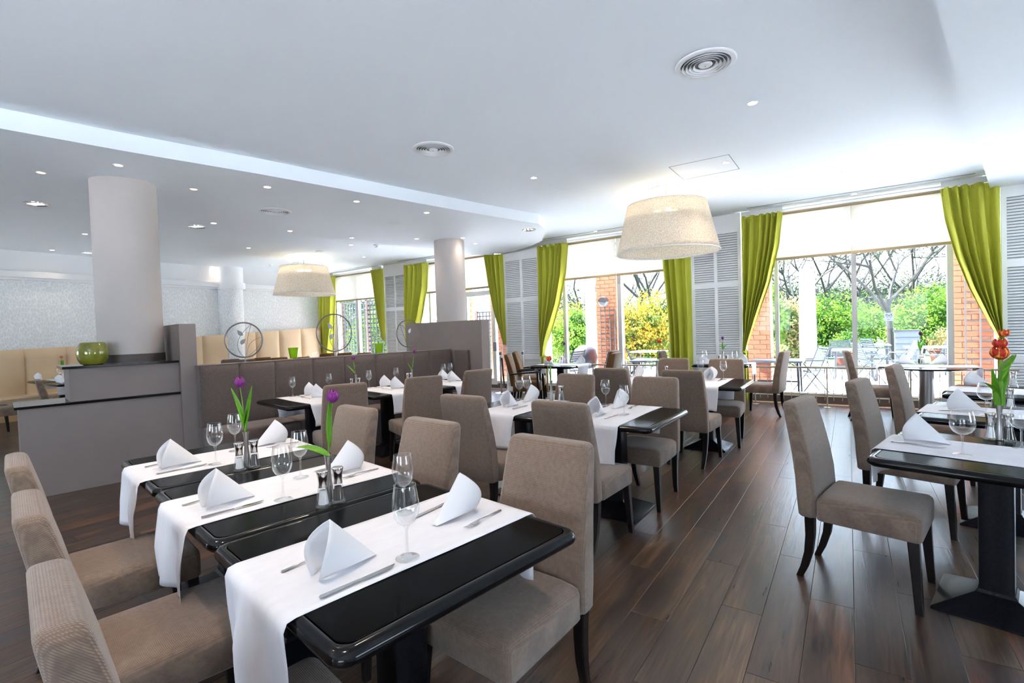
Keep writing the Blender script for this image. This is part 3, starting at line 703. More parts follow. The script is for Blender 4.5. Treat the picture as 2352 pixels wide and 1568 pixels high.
# pendants
def pendant(px, py, lb):
    x, y, z = at(px, py, CEIL); t = thing('pendant_lamp', lb, 'pendant lamp', (x, y, 0), R(34), 'drum pendant lamps')
    MB().lathe([(.0, CEIL - .001), (.20, CEIL - .001), (.205, CEIL - .010), (.19, CEIL - .022), (0, CEIL - .022)], 40).build('ceiling_rose', 'frame_white', t)
    zt, zb = 3.11, 2.44; rt, rb = .535, .698
    MB().lathe([(rb - (rb - rt) * k / 10, zb + (zt - zb) * k / 10) for k in range(11)], 72).build('lamp_shade', 'shade_fibre', t, smooth=60, solid=.003)
    MB().tube([(rb * math.cos(2 * PI * k / 64), rb * math.sin(2 * PI * k / 64), zb) for k in range(65)], .007, 6, cap=False).build('lower_hoop', 'napkin', t)
    MB().tube([(rt * math.cos(2 * PI * k / 64), rt * math.sin(2 * PI * k / 64), zt) for k in range(65)], .006, 6, cap=False).build('upper_hoop', 'napkin', t)
    MB().lathe([(.0, zt - .16), (.34, zt - .16), (.34, zt - .155), (0, zt - .155)], 40).build('diffuser', 'blind', t)
    MB().tube([(0, 0, CEIL - .02), (0, 0, zt - .06)], .004).build('cord', 'steel', t)
    for k in range(3):
        a = 2 * PI * k / 3 + .4; MB().tube([(.12 * math.cos(a), .12 * math.sin(a), CEIL - .02), ((rt - .01) * math.cos(a), (rt - .01) * math.sin(a), zt)], .0018, 5).build('wire', 'steel', t)
    for k in range(4):
        a = PI / 2 * k; MB().lathe([(.0, -.045), (.025, -.035), (.034, 0), (.025, .03), (0, .045)], 14).build('bulb', 'pendant_bulb', t, loc=(.12 * math.cos(a), .12 * math.sin(a), zt - .10))
    MB().box(-.15, .15, -.012, .012, zt - .07, zt - .05).box(-.012, .012, -.15, .15, zt - .07, zt - .05).build('bulb_holder', 'frame_white', t, smooth=0)
pendant(1529, 432, 'large lit fibre drum pendant lamp in the right half')
pendant(697, 590, 'lit fibre drum pendant lamp farther left over the back room')

# ---------------------------------------------------------------- furniture prototypes
def chair_proto(nm, fab, lb):
    t = thing(nm, lb, 'chair')
    prof = [(.352, -.215, .036, .213), (.362, -.216, .044, .218), (.46, -.222, .047, .219), (.56, -.228, .046, .219), (.68, -.245, .044, .214), (.80, -.268, .041, .208), (.90, -.290, .038, .203), (.945, -.300, .036, .199), (.960, -.304, .034, .194), (.970, -.306, .028, .184), (.974, -.307, .018, .170)]
    MB().loft([rr(x, 0, z, hx, hy, .02, 3) for z, x, hx, hy in prof]).build('backrest', fab, t, smooth=70)
    prof = [(.345, .224, 0), (.352, .229, 0), (.44, .230, 0), (.458, .226, .0), (.470, .215, 0), (.476, .19, 0), (.479, .14, 0)]
    rings = []
    for z, h, _ in prof:
        d = .23 - h; xf = .275 - d; xb = -.175 + min(d, .02)
        ring = [((p[0] + 1) / 2 * (xf - xb) + xb, p[1] * (h - (.012 if p[0] < 0 else 0)), z) for p in rr(0, 0, 0, 1, 1, .12, 3)]
        rings.append(ring)
    MB().loft(rings).build('seat', fab, t, smooth=60)
    for s in (-1, 1):
        MB().loft([rr(.238 + .022 * k, s * (.192 + .018 * k), .35 * (1 - k), .024 - .008 * k, .024 - .008 * k, .004, 1) for k in (0, .5, 1)]).build('leg', 'dark_wood', t)
        MB().loft([rr(x, s * y, z, h, h, .004, 1) for z, x, y, h in ((.355, -.206, .188, .024), (.25, -.207, .184, .022), (.15, -.218, .179, .02), (.06, -.243, .172, .018), (0, -.268, .168, .016))]).build('leg', 'dark_wood', t)
    return t
chair = chair_proto('dining_chair', 'fabric', '')
brown = chair_proto('brown_chair', 'fabric_brown', '')
def place_chair(x, y, deg, lb, grp='taupe upholstered dining chairs', proto=None):
    return dup(proto or chair, (x, y, .0005), R(deg), lb, grp)
def topchair(px, py, deg, lb, grp='taupe upholstered dining chairs', proto=None, z=.97):
    "chair whose backrest top centre shows at the pixel"
    x, y, _ = at(px, py, z); a = R(deg); return place_chair(x + .305 * math.cos(a), y + .305 * math.sin(a), deg, lb, grp, proto)

def table_proto(w=.875, nm='dining_table', column=.062, foot=.225):
    t = thing(nm, '', 'table'); h = w / 2
    pr = [(.706, .030), (.708, .014), (.717, .004), (.728, 0), (.739, .004), (.748, .013), (.750, .022), (.750, .030)]
    MB().loft([rr(0, 0, z, h - d, h - d, .050 - d * .6, 6) for z, d in pr] + [rr(0, 0, .7485, h - .0315, h - .0315, .04, 6)], cap1=False).build('table_edge', 'table_edge', t, smooth=60)
    MB().loft([rr(0, 0, z, h - d, h - d, .04, 6) for z, d in ((.740, .0345), (.7498, .0345), (.7502, .036))]).build('table_top', 'table_black', t, smooth=0)
    MB().box(-.2, .2, -.2, .2, .69, .706).build('mount_plate', 'iron_black', t, smooth=0)
    MB().loft([rr(0, 0, z, column, column, .006, 2) for z in (.07, .69)]).build('pedestal', 'iron_black', t)
    MB().loft([rr(0, 0, z, a, a, r_, 2) for z, a, r_ in ((.001, foot, .008), (.010, foot, .008), (.016, foot - .006, .008), (.085, column + .012, .004), (.10, column + .004, .004))]).build('base', 'iron_black', t, smooth=20)
    return t
table = table_proto()
TB = {}
def place_table(k, x, y, deg, lb): TB[k] = (x, y, R(deg)); return dup(table, (x, y, 0), R(deg), lb, 'black square dining tables')

def runner_mesh(length, width, hang0, hang1, seed, zt=.7515, edge=.437, skew=0):
    rnd = random.Random(seed); ph = [rnd.uniform(0, 6) for _ in range(8)]
    def fn(u, v):
        # u over the width, v along the strip
        L0, L1 = hang0, hang1; tot = L0 + 2 * edge + L1; s = v * tot; w = (u - .5) * width
        x = w + skew * 0
        if s < L0: q = (L0 - s); side = -1
        elif s > L0 + 2 * edge: q = s - L0 - 2 * edge; side = 1
        else:
            y = s - L0 - edge
            return (x + .003 * math.sin(y * 7 + ph[0]), y, zt + .0010 * (1 + math.sin(u * 9 + y * 6 + ph[1])))
        r = .020; qq = q
        if q < r * PI / 2:
            a = q / r; y = edge + r * math.sin(a) ; z = zt - r * (1 - math.cos(a))
            return (x, side * y, z)
        q -= r * PI / 2; k = min(1, q / .15)
        y = edge + r + k * (.010 + .018 * math.sin(u * 7 + ph[2]) + .008 * math.sin(u * 15 + q * 10 + ph[3]))
        x = x * (1 - .10 * k) + .012 * k * math.sin(q * 9 + u * 4 + ph[4])
        return (x, side * y, zt - r - q)
    return MB().grid(fn, 18, 60)
def runner(k, lb, width=.43, hang=(.27, .27), seed=0, rot=0):
    x, y, a = TB[k]
    o = runner_mesh(0, width, hang[0], hang[1], seed).build('table_runner', 'linen', smooth=60, solid=.0012)
    o.location = (x, y, 0); o.rotation_euler = (0, 0, a + R(rot)); tag(o, lb, 'table runner', 'white table runners'); return o

def napkin_proto():
    t = thing('folded_napkin', '', 'napkin')
    def arch(s_, k=1.0, off=0.0):
        s = abs(s_); sg = 1 if s_ >= 0 else -1
        return Vector((.050 * s + .024 * math.sin(PI * s) - off, sg * k * (.046 * math.sin(PI * s ** .85) + .022 * s), .150 * k * (1 - s) + .002))
    def fn(u, v, k=1.0, off=0.0, vm=1.0):
        s = 2 * u - 1; a = arch(s, k, off); sg = 1 if s >= 0 else -1
        tail = Vector((-.140, sg * .012 * abs(s), .003)); v *= vm
        p = a.lerp(tail, v); p.z += .012 * abs(s) ** 3 * math.sin(PI * v); p.y += sg * .022 * abs(s) ** 1.5 * math.sin(PI * v)
        return p
    MB().grid(lambda u, v: fn(u, v), 24, 14).build('outer_fold', 'napkin', t, smooth=50, solid=.0022)
    MB().grid(lambda u, v: fn(u, v, .955, .004, .55), 24, 8).build('inner_fold', 'napkin', t, smooth=50, solid=.002)
    return t
napkin = napkin_proto()
def knife_proto():
    t = thing('table_knife', '', 'knife')
    MB().loft([rr(x, 0, 0, 1, 1, 1, 1) and [(x, y * w, z * h + .004) for y, z in ((1, 0), (.7, .8), (-.7, .8), (-1, 0), (-.7, -.8), (.7, -.8))] for x, w, h in ((-.115, .003, .002), (-.11, .007, .003), (-.05, .006, .003), (0, .0045, .0028))]).build('handle', 'chrome', t, smooth=50)
    MB().loft([[(x, y1, .0035), (x, y1, .005), (x, y0, .0045), (x, y0, .0035)] for x, y0, y1 in ((.0, -.004, .004), (.02, -.009, .005), (.08, -.010, .006), (.10, -.006, .006), (.115, .004, .006))]).build('blade', 'chrome', t, smooth=0)
    return t
knife = knife_proto()
def fork_proto():
    t = thing('table_fork', '', 'fork')
    MB().loft([[(x, y * w, z * h + c) for y, z in ((1, 0), (.7, .8), (-.7, .8), (-1, 0), (-.7, -.8), (.7, -.8))] for x, w, h, c in ((-.105, .003, .0015, .003), (-.10, .0065, .0015, .003), (-.03, .003, .0015, .006), (.02, .0028, .0015, .010), (.045, .010, .001, .007), (.06, .0115, .001, .005))]).build('handle', 'chrome', t, smooth=50)
    for k in range(4):
        y = -.0096 + k * .0064; MB().tube([(.058, y, .005), (.08, y, .004), (.10, y * .9, .008)], [.0014, .0012, .0007], 5).build('tine', 'chrome', t.children[0])
    return t
fork = fork_proto()
def glass_proto(nm, prof):
    t = thing(nm, '', 'glass')
    MB().lathe([(.0, .0), (.036, .0), (.0365, .0015), (.02, .004), (.008, .009), (.0048, .018), (.0042, .05), (.0045, .085), (.008, .098)], 28).build('foot_and_stem', 'wine_glass_clear', t, smooth=50)
    MB().lathe(prof, 32).build('bowl', 'wine_glass_clear', t, smooth=60)
    r, z = prof[-1]; MB().tube([(r * math.cos(2 * PI * k / 32), r * math.sin(2 * PI * k / 32), z) for k in range(33)], .0009, 5, cap=False).build('rim', 'wine_glass_clear', [c for c in t.children if 'bowl' in c.name][0])
    return t
glass = glass_proto('wine_glass', [(.002, .098), (.014, .102), (.027, .112), (.036, .128), (.0405, .148), (.0405, .168), (.037, .195), (.0325, .222)])
goblet = glass_proto('goblet', [(.002, .098), (.018, .101), (.035, .112), (.046, .130), (.0495, .150), (.047, .175), (.041, .200), (.038, .212)])
def shaker_proto(nm, fill):
    t = thing(nm, '', 'shaker')
    MB().lathe([(.0, .0), (.029, .0), (.031, .004), (.030, .012), (.024, .04), (.019, .075), (.018, .086)], 24).build('glass_body', 'shaker_glass', t, smooth=50)
    MB().lathe([(.0, .010), (.020, .011), (.016, .045), (.0135, .066), (0, .067)], 18).build('filling', fill, t.children[0], smooth=50)
    MB().lathe([(.0185, .078), (.0175, .095), (.019, .115), (.0235, .140), (.0225, .143), (.008, .1405), (0, .141)], 28).build('cap', 'chrome', t, smooth=40)
    return t
salt = shaker_proto('salt_shaker', 'salt'); pepper = shaker_proto('pepper_shaker', 'pepper')
vase0 = thing('bud_vase', '', 'vase'); MB().lathe([(.0, 0), (.019, 0), (.0195, .01), (.0145, .06), (.0095, .12), (.0125, .165), (.0155, .185), (.0145, .185), (.010, .16), (0, .15)], 28).build('vase_body', 'vase_metal', vase0, smooth=50)

def blade_leaf(base, az, length, lean, width, droop=.5, tw=0):
    pts = []
    x, z = 0.0, 0.0; ang = lean; n = 12
    for k in range(n + 1):
        pts.append((x, z)); x += length / n * math.sin(ang); z += length / n * math.cos(ang); ang += droop / n
    def fn(u, v):
        i = v * n; k = min(int(i), n - 1); f_ = i - k; px = pts[k][0] * (1 - f_) + pts[k + 1][0] * f_; pz = pts[k][1] * (1 - f_) + pts[k + 1][1] * f_
        w = 2.1 * width * (math.sin(PI * min(1, v * .94 + .05)) ** .75) * (1 - .35 * v) * (1 if v < .99 else .2)
        s = (u - .5) * 2; yy = s * w / 2; px -= .25 * w * (1 - s * s) * (1 - v)
        a = az + tw * v; return (base[0] + px * math.cos(a) - yy * math.sin(a), base[1] + px * math.sin(a) + yy * math.cos(a), base[2] + pz)
    return MB().grid(fn, 6, 18)
def tulip(x, y, z, h, petal, leaves, lb, lean=(0, 0), open_=0.0, r=.021, bh=.052):
    "stands in the vase at x, y; z is the mouth of the vase"
    t = thing('tulip', lb, 'tulip', (x, y, z - .05), 0)
    top = Vector((lean[0], lean[1], h))
    MB().tube([(0, 0, 0), (lean[0] * .15, lean[1] * .15, h * .35), (lean[0] * .55, lean[1] * .55, h * .75), top], [.0032, .003, .0027, .0027], 7).build('stem', 'stem', t)
    for k in range(6):
        a0 = k * PI / 3 + .3; out = open_ + (.0015 if k % 2 else .0)
        def fn(u, v, a0=a0, out=out):
            rr_ = (r * math.sin(PI * min(1, (.09 + v * .84)) ) ** .7 + out * v * v * 2.2)
            hw = .66 * (1 - .9 * max(0, v - .72) / .28) * (1 if v < .98 else .5) + .25 * v * (v > .6)
            a = a0 + (u - .5) * 2 * hw * (1 if v > .1 else .8)
            return (top.x + rr_ * math.cos(a), top.y + rr_ * math.sin(a), top.z - .004 + bh * v - .35 * bh * abs(u - .5) * v)
        MB().grid(fn, 6, 10).build('petal', petal, t, smooth=60, solid=.0012)
    for (b_, az, ln, le, wd, dr) in leaves:
        blade_leaf((lean[0] * b_, lean[1] * b_, h * b_), az, ln, le, wd, dr).build('leaf', 'leaf', t, smooth=60, solid=.001)
    return t
ZT = .7535
def snap(p, m=.05, cut=0):
    "keeps a thing on the table it stands on"
    best = None
    for k, (x, y, a) in list(TB.items()) + [('R4', (.85, 8.65, 0))]:
        dx, dy = p[0] - x, p[1] - y; d = math.hypot(dx, dy)
        if best is None or d < best[0]: best = (d, k, x, y, a, dx, dy)
    d, k, x, y, a, dx, dy = best; h = .4375 - m
    if k == 'R4':
        if d > .48 - m: dx *= (.48 - m) / d; dy *= (.48 - m) / d
        return (x + dx, y + dy, p[2])
    u = dx * math.cos(a) + dy * math.sin(a); v = -dx * math.sin(a) + dy * math.cos(a)
    u = max(-h, min(h, u)); v = max(-h, min(h, v))
    return (x + u * math.cos(a) - v * math.sin(a), y + u * math.sin(a) + v * math.cos(a), p[2])
def put(proto, px, py, rz, lb, grp, z=ZT, off=(0, 0)):
    p = snap(at(px, py, z)); return dup(proto, (p[0], p[1], z), rz, lb, grp)
def setting(k, napk, ang, lb, side, cut=True, kf=None):
    "napkin at a pixel (base centre), mouth turned to ang; knife and fork either side of it"
    p = snap(at(napk[0], napk[1], ZT), .12); a = R(ang)
    dup(napkin, (p[0], p[1], ZT), a if kf is None else R(kf), 'white folded napkin ' + lb, 'folded napkins')
    if cut:
        n = Vector((-math.sin(a), math.cos(a), 0)); f_ = Vector((math.cos(a), math.sin(a), 0))
        q = Vector(p) + n * .115 - f_ * .02; dup(knife, (q.x, q.y, ZT + .001), a + PI + (.05 if side else -.03), 'silver knife beside the napkin ' + lb, 'knives')
        q = Vector(p) - n * .115 - f_ * .01; dup(fork, (q.x, q.y, ZT + .001), a + PI + .03, 'silver fork beside the napkin ' + lb, 'forks')

# ---------------------------------------------------------------- tables and chairs
place_table('T1', -1.255, 1.118, -9.3, 'nearest black table at the bottom of the frame, polished round edges')
place_table('T2', -2.120, 1.262, -9.4, 'black table of the front row between the nearest and the farthest one')
place_table('T3', -2.985, 1.407, -9.4, 'black front row table nearest the taupe counter')
place_table('T4', -2.387, 3.635, -1.5, 'black middle row table behind the red and yellow tulip chair, left one')
place_table('T5', -1.512, 3.612, -1.5, 'black middle row table with bright window reflection on its corner')
place_table('T6', -4.865, 3.20, -9.5, 'black table at the dark banquette, nearest the counter')
place_table('T7', -4.66, 4.08, -9.5, 'black table in the middle of the dark banquette')
place_table('T8', -4.46, 4.93, -9.5, 'black table at the far end of the dark banquette')
place_table('T9', -1.365, 5.97, 0, 'black table of the third row nearest the aisle')
place_table('T10', -2.24, 5.98, 0, 'black third row table left of the aisle table')
place_table('T11', -1.75, 8.87, 0, 'black table against the middle louvred pillar')
place_table('T12', -4.45, 8.10, 0, 'black table by the middle window between brown chairs')
place_table('R1', .577, 3.262, -13.5, 'nearest black table on the right edge')
place_table('R2', .872, 4.61, -13.5, 'second nearest black table on the right edge')
place_table('R3', 1.175, 5.93, -13.5, 'third black table on the right, before the round table')
place_table('L1', -12.75, 3.0, 0, 'dark table before the cream bench at the far left')
place_table('L2', -11.65, 3.0, 0, 'dark table at the far left with the orange tulip')
# round table by the right window
rt_ = thing('round_table', 'round dark table by the wide right window on a thick pillar leg', 'table', (.85, 8.65, 0))
MB().lathe([(.0, .722), (.50, .722), (.522, .728), (.528, .737), (.52, .747), (.505, .750), (0, .750)], 64).build('table_top', 'table_edge', rt_, smooth=40)
MB().lathe([(.085, .03), (.085, .722)], 32).build('pedestal', 'vase_metal', rt_)
MB().lathe([(.0, .001), (.26, .001), (.26, .012), (.10, .035), (0, .035)], 40).build('base', 'iron_black', rt_, smooth=30)

C = place_chair
C(-1.185, .56, 80, 'nearest taupe chair at the bottom left corner, back to camera edge')
C(-1.945, .675, 80, 'second taupe chair from the bottom left corner')
C(-2.745, .80, 80, 'third taupe chair up from the bottom left corner, smallest of the three')
C(-1.064, 1.47, -95, 'large taupe chair right of the nearest table, woven back facing camera')
C(-1.85, 1.58, -97, 'taupe chair at the right side of the middle front row table')
C(-2.63, 1.72, -97, 'taupe chair behind the purple tulip at the farthest front row table')
C(-2.29, 3.01, 88, 'taupe chair from behind, left one before the middle row')
C(-1.487, 2.99, 88, 'taupe chair from behind, right one before the middle row')
C(-2.245, 4.055, -93, 'taupe chair at the far side of the left middle row table')
C(-1.42, 3.97, -92, 'taupe chair at the far side of the right middle row table')
C(-2.15, 5.355, 88, 'taupe chair back at the left third row table')
C(-1.365, 5.285, 88, 'dark taupe chair back right of the middle row, facing the third row aisle table')
C(-1.96, 6.41, -90, 'taupe chair at the far side of the left third row table')
C(-1.268, 6.30, -88, 'taupe chair at the far side of the third row aisle table')
C(-4.20, 3.065, 155, 'taupe chair back facing the banquette, nearest one')
C(-3.945, 3.845, 155, 'taupe chair back facing the middle of the banquette')
C(-3.92, 4.64, 168, 'taupe chair back facing the far end of the banquette')
C(.05, 3.262, -12, 'large taupe chair in side view right of the aisle')
C(.338, 4.41, -15, 'taupe chair behind the large side view chair on the right')
C(.635, 5.79, -14, 'taupe chair third in the right hand row, before the round table')
C(.26, 8.52, 5, 'taupe chair left of the round table by the window')
C(-1.10, 8.45, 172, 'pale taupe chair in side view before the ivory railing')
C(-2.42, 8.62, 5, 'taupe chair left of the pillar table, partly hidden')
C(2.02, 5.55, 166, 'taupe chair at the right frame edge behind the red tulips')
C(-11.1, 1.95, 80, 'taupe chair at the far left frame edge behind the counter')
C(-11.95, 1.80, 80, 'taupe chair farthest left, cut by the frame edge')
C(-8.93, 2.16, 80, 'small taupe chair in side view between far left table and counter')
B_ = lambda px, py, deg, lb, z=.96: topchair(px, py, deg, lb, 'brown chairs of the back room', brown, z)
B_(603, 822, 180, 'brown chair back below the small ring ornament, left one'); B_(641, 822, 180, 'brown chair back left of the lime green tumbler'); B_(693, 821, 180, 'brown chair back right of the left lime green tumbler')
B_(752, 812, 175, 'brown chair back under the large wire ring, left one'); B_(792, 811, 175, 'brown chair back under the large wire ring, middle one'); B_(836, 811, 175, 'brown chair back left of the second lime green tumbler')
topchair(530, 826, 180, 'small taupe chair back seen over the banquette, left one', z=.96); topchair(565, 826, 180, 'small taupe chair back seen over the banquette beside the ring stem', z=.96)
C(-3.62, 8.02, 184, 'light brown chair at the right of the window table, nearer one', 'brown chairs of the window table', brown)
C(-3.95, 8.72, 182, 'light brown chair at the right of the window table, farther one', 'brown chairs of the window table', brown)
def armchair(x, y, deg, lb):
    t = thing('brown_armchair', lb, 'armchair', (x, y, 0.0005), R(deg), 'brown armchairs with dark wooden arms')
    MB().loft([rr(px, 0, z, hx, hy, .02, 3) for z, px, hx, hy in [(.40, -.20, .045, .24), (.55, -.215, .05, .245), (.75, -.26, .045, .24), (.92, -.31, .04, .235), (.965, -.325, .03, .225), (.975, -.327, .018, .21)]]).build('backrest', 'fabric_brown', t, smooth=70)
    MB().loft([rr(.04, 0, z, hx, .235 - (.255 - hx), .05, 4) for z, hx in ((.30, .25), (.31, .255), (.43, .255), (.455, .245), (.465, .22))]).build('seat', 'fabric_brown', t, smooth=60)
    for s in (-1, 1):
        MB().loft([rr(px, s * .27, z, .02, .018, .004, 1) for z, px in ((0, .27), (.64, .25))]).build('leg', 'dark_wood', t)
        MB().loft([rr(px, s * .25, z, .02, .018, .004, 1) for z, px in ((0, -.27), (.3, -.22))]).build('leg', 'dark_wood', t)
        MB().loft([[(px, s * .27 - .02, z - .014), (px, s * .27 + .02, z - .014), (px, s * .27 + .02, z + .012), (px, s * .27 - .02, z + .012)] for px, z in ((-.24, .62), (0, .64), (.285, .655))]).build('armrest', 'dark_wood', t)
armchair(-4.98, 7.68, 27, 'brown armchair by the window, nearer of the two'); armchair(-5.35, 8.48, 27, 'brown armchair by the window, farther of the two beside rope post')

# runners
runner('T1', 'white damask runner hanging over the nearest table', seed=1, hang=(.30, .27))
runner('T2', 'white damask runner on the middle front row table', seed=2, hang=(.30, .27))
runner('T3', 'white damask runner on the front row table nearest the counter', seed=3, hang=(.30, .27))
runner('T4', 'white runner hanging left of the middle row chair back', seed=4)
runner('T5', 'white runner hanging between the two middle row chair backs', seed=5, hang=(.30, .24))
for k, lb in (('T6', 'white runner on the banquette table nearest the counter'), ('T7', 'white runner on the middle banquette table'), ('T8', 'white runner on the farthest banquette table')):
    runner(k, lb, seed={'T6': 6, 'T7': 7, 'T8': 8}[k], rot=90 if k != 'x' else 0, hang=(.24, .24))
runner('T9', 'white runner on the third row aisle table', seed=11); runner('T10', 'white runner on the left third row table', seed=12)
runner('T11', 'white runner on the table at the louvred pillar', seed=13, rot=90, hang=(.2, .2)); runner('T12', 'white runner on the window table between brown chairs', seed=14, rot=90, hang=(.2, .2))
runner('R1', 'white runner across the nearest right hand table, centre crease', seed=15, rot=90, hang=(.26, .2)); runner('R2', 'white runner on the second right hand table', seed=16, rot=90, hang=(.2, .2)); runner('R3', 'white runner on the third right hand table', seed=17, rot=90, hang=(.2, .2))
runner('L1', 'white runner hanging on the left of the far left tables', seed=18, rot=90, hang=(.28, .2)); runner('L2', 'white runner on the far left tulip table', seed=19, rot=90, hang=(.1, .1))
o = runner_mesh(0, .43, .22, .22, 20, edge=.515).build('table_runner', 'linen', smooth=60, solid=.0012); o.location = (.85, 8.65, 0); o.rotation_euler = (0, 0, R(90)); tag(o, 'white runner across the round window table', 'table runner', 'white table runners')

# place settings : napkin base centre pixel, direction of the mouth
setting('T1', (762, 1313), -97, 'in front on the nearest table', 0)
setting('T1', (1060, 1178), 88, 'at the back right of the nearest table', 1)
setting('T2', (500, 1160), -96, 'left on the middle front row table', 0)
setting('T2', (802, 1079), 84, 'right on the middle front row table', 1)
setting('T3', (394, 1072), -97, 'left on the front row table by the counter', 0)
setting('T3', (634, 1017), 84, 'right on the front row table by the counter', 1)
setting('T4', (1168, 934), -92, 'near end of the left middle row table', 0)
setting('T4', (1254, 911), 88, 'far end of the left middle row table', 1)
setting('T5', (1370, 955), -92, 'near end of the right middle row table', 0)
setting('T5', (1450, 924), 88, 'far end of the right middle row table', 1)
setting('T6', (684, 903), 172, 'at the bench, banquette table nearest the counter', 0, kf=238)
setting('T6', (727, 912), -8, 'chair side, banquette table nearest the counter', 1, kf=238)
setting('T7', (858, 885), 172, 'banquette side of the middle banquette table', 0, kf=238)
setting('T7', (908, 892), -8, 'chair side of the middle banquette table', 1, kf=238)
setting('T8', (983, 870), 172, 'banquette side of the farthest banquette table', 0, kf=238)
setting('T8', (1038, 876), -8, 'chair side of the farthest banquette table', 1, kf=238)
setting('T9', (1630, 873), -90, 'near end of the third row aisle table', 0)
setting('T9', (1655, 861), 90, 'far end of the third row aisle table', 1)
setting('T10', (1456, 860), -90, 'near end of the left third row table', 0)
setting('T10', (1500, 856), 90, 'far end of the left third row table', 1)
setting('T11', (1596, 833), 180, 'left side of the table at the louvred pillar', 0, cut=False)
setting('T11', (1712, 834), 0, 'right side of the table at the louvred pillar', 1, cut=False)
setting('T12', (1258, 838), 180, 'left side of the window table between brown chairs', 0, cut=False)
setting('T12', (1318, 829), 90, 'far middle of the window table between brown chairs', 1, cut=False)
setting('T12', (1342, 835), 0, 'right side of the window table between brown chairs', 1, cut=False)
setting('R1', (2105, 1012), 168, 'on the nearest right hand table', 0)
setting('R2', (2200, 940), 168, 'on the second right hand table', 0)
setting('R3', (2232, 886), 168, 'on the third right hand table', 0)
setting('R4', (2052, 834), 180, 'left side of the round window table', 0, cut=False)
setting('R4', (2192, 834), 0, 'right side of the round window table', 1, cut=False)
setting('L1', (88, 873), 180, 'farther one on the far left tables', 0, cut=False)
setting('L2', (126, 880), 180, 'nearer one on the far left tables', 1, cut=False)

G = lambda px, py, lb, pr=None: put(pr or glass, px, py, 0, 'wine glass ' + lb, 'wine glasses')
G(936, 1281, 'nearest the camera, before the large chair'); G(929, 1178, 'right behind the nearest wine glass')
G(651, 1147, 'on the middle front row table, left one'); G(691, 1096, 'on the middle front row table, behind its left one')
G(496, 1065, 'left of the purple tulip on the counter side table'); G(541, 1035, 'right behind the left purple tulip')
G(1194, 918, 'on the left middle row table, left one'); G(1226, 912, 'on the left middle row table, right one')
G(1392, 932, 'on the right middle row table, left one'); G(1434, 951, 'on the right middle row table, before its far napkin')
G(667, 909, 'on the banquette table nearest the counter, left one'); G(741, 894, 'on the banquette table nearest the counter, right one')
G(848, 891, 'on the middle banquette table, left one'); G(911, 882, 'on the middle banquette table, right one')
G(979, 868, 'on the farthest banquette table, left one'); G(1040, 861, 'on the farthest banquette table, right one')
G(1610, 868, 'on the third row aisle table, left one'); G(1662, 871, 'on the third row aisle table, right one')
G(1461, 856, 'on the left third row table, left one'); G(1493, 866, 'on the left third row table, right one')
G(1614, 838, 'on the pillar table, left one'); G(1686, 838, 'on the pillar table, right one')
G(1284, 838, 'on the window table between brown chairs'); G(1306, 838, 'on the window table beside its tulip')
G(2211, 1044, 'large bowl, on the nearest right hand table', goblet); G(2347, 1030, 'large bowl, cut by the right frame edge', goblet); G(2266, 952, 'large bowl, on the second right hand table', goblet)
G(124, 868, 'on the far left tulip table, left one'); G(153, 868, 'on the far left tulip table, right one')

Vp = lambda px, py, lb: put(vase0, px, py, 0, 'slim metal bud vase ' + lb, 'metal bud vases')
def shak(pr, px, py, lb): return put(pr, px, py, 0, ('salt' if pr is salt else 'pepper') + ' shaker with chrome cap ' + lb, 'salt and pepper shakers', z=.7515)
v1 = Vp(757, 1146, 'holding the purple tulip of the nearest tables'); shak(salt, 751, 1166, 'before the purple tulip vase'); shak(pepper, 786, 1156, 'right of the purple tulip vase')
v2 = Vp(568, 1070, 'holding the left purple tulip by the counter'); shak(salt, 554, 1081, 'at the left purple tulip'); shak(pepper, 585, 1072, 'right of the left purple tulip')
v4 = Vp(1279, 916, 'on the left middle row table'); shak(salt, 1288, 921, 'on the left middle row table'); shak(pepper, 1298, 919, 'on the left middle row table')
v6 = Vp(777, 889, 'behind the nearest banquette chair'); shak(salt, 787, 893, 'behind the nearest banquette chair'); shak(pepper, 795, 890, 'mostly hidden by the nearest banquette chair')
v7 = Vp(928, 878, 'on the middle banquette table'); shak(salt, 934, 881, 'on the middle banquette table, left one'); shak(pepper, 941, 880, 'on the middle banquette table, right one')
v10 = Vp(1532, 858, 'on the third row before the green curtain'); shak(salt, 1546, 861, 'under the curling tulip leaf of the third row')
v11 = Vp(1661, 832, 'on the pillar table'); shak(salt, 1652, 834, 'left of the pillar table tulip'); shak(pepper, 1669, 835, 'right of the pillar table tulip')
v12 = Vp(1296, 834, 'on the window table between brown chairs'); shak(salt, 1290, 836, 'on the window table between brown chairs')
vr1 = Vp(2297, 1006, 'holding the red and yellow tulips'); shak(salt, 2275, 1008, 'left of the red tulip vase'); shak(pepper, 2316, 1012, 'right of the red tulip vase')
shak(salt, 2320, 937, 'on the second right hand table, right one'); shak(pepper, 2287, 935, 'on the second right hand table, left one'); vr2 = Vp(2302, 933, 'on the second right hand table, behind the red tulips')
shak(salt, 2331, 882, 'on the third right hand table')
vr4 = Vp(2110, 833, 'on the round window table'); shak(pepper, 2104, 832, 'on the round window table, left one'); shak(salt, 2117, 832, 'on the round window table, right one')
vl = Vp(146, 870, 'on the far left tables'); shak(pepper, 139, 873, 'at the far left orange tulip'); shak(salt, 150, 873, 'right of the far left orange tulip')
CR = Vector((RM[0][0], RM[1][0], 0)).normalized()   # direction along which things spread in the photograph
azr = math.atan2(CR.y, CR.x)
def tul(v, h, petal, leaves, lb, lean=0, **kw):
    x, y, z = v.location; ln = CR * lean
    tulip(x, y, z + .185, h, petal, [(b, azr + a, l, le, w, d) for b, a, l, le, w, d in leaves], lb, (ln.x, ln.y), **kw)
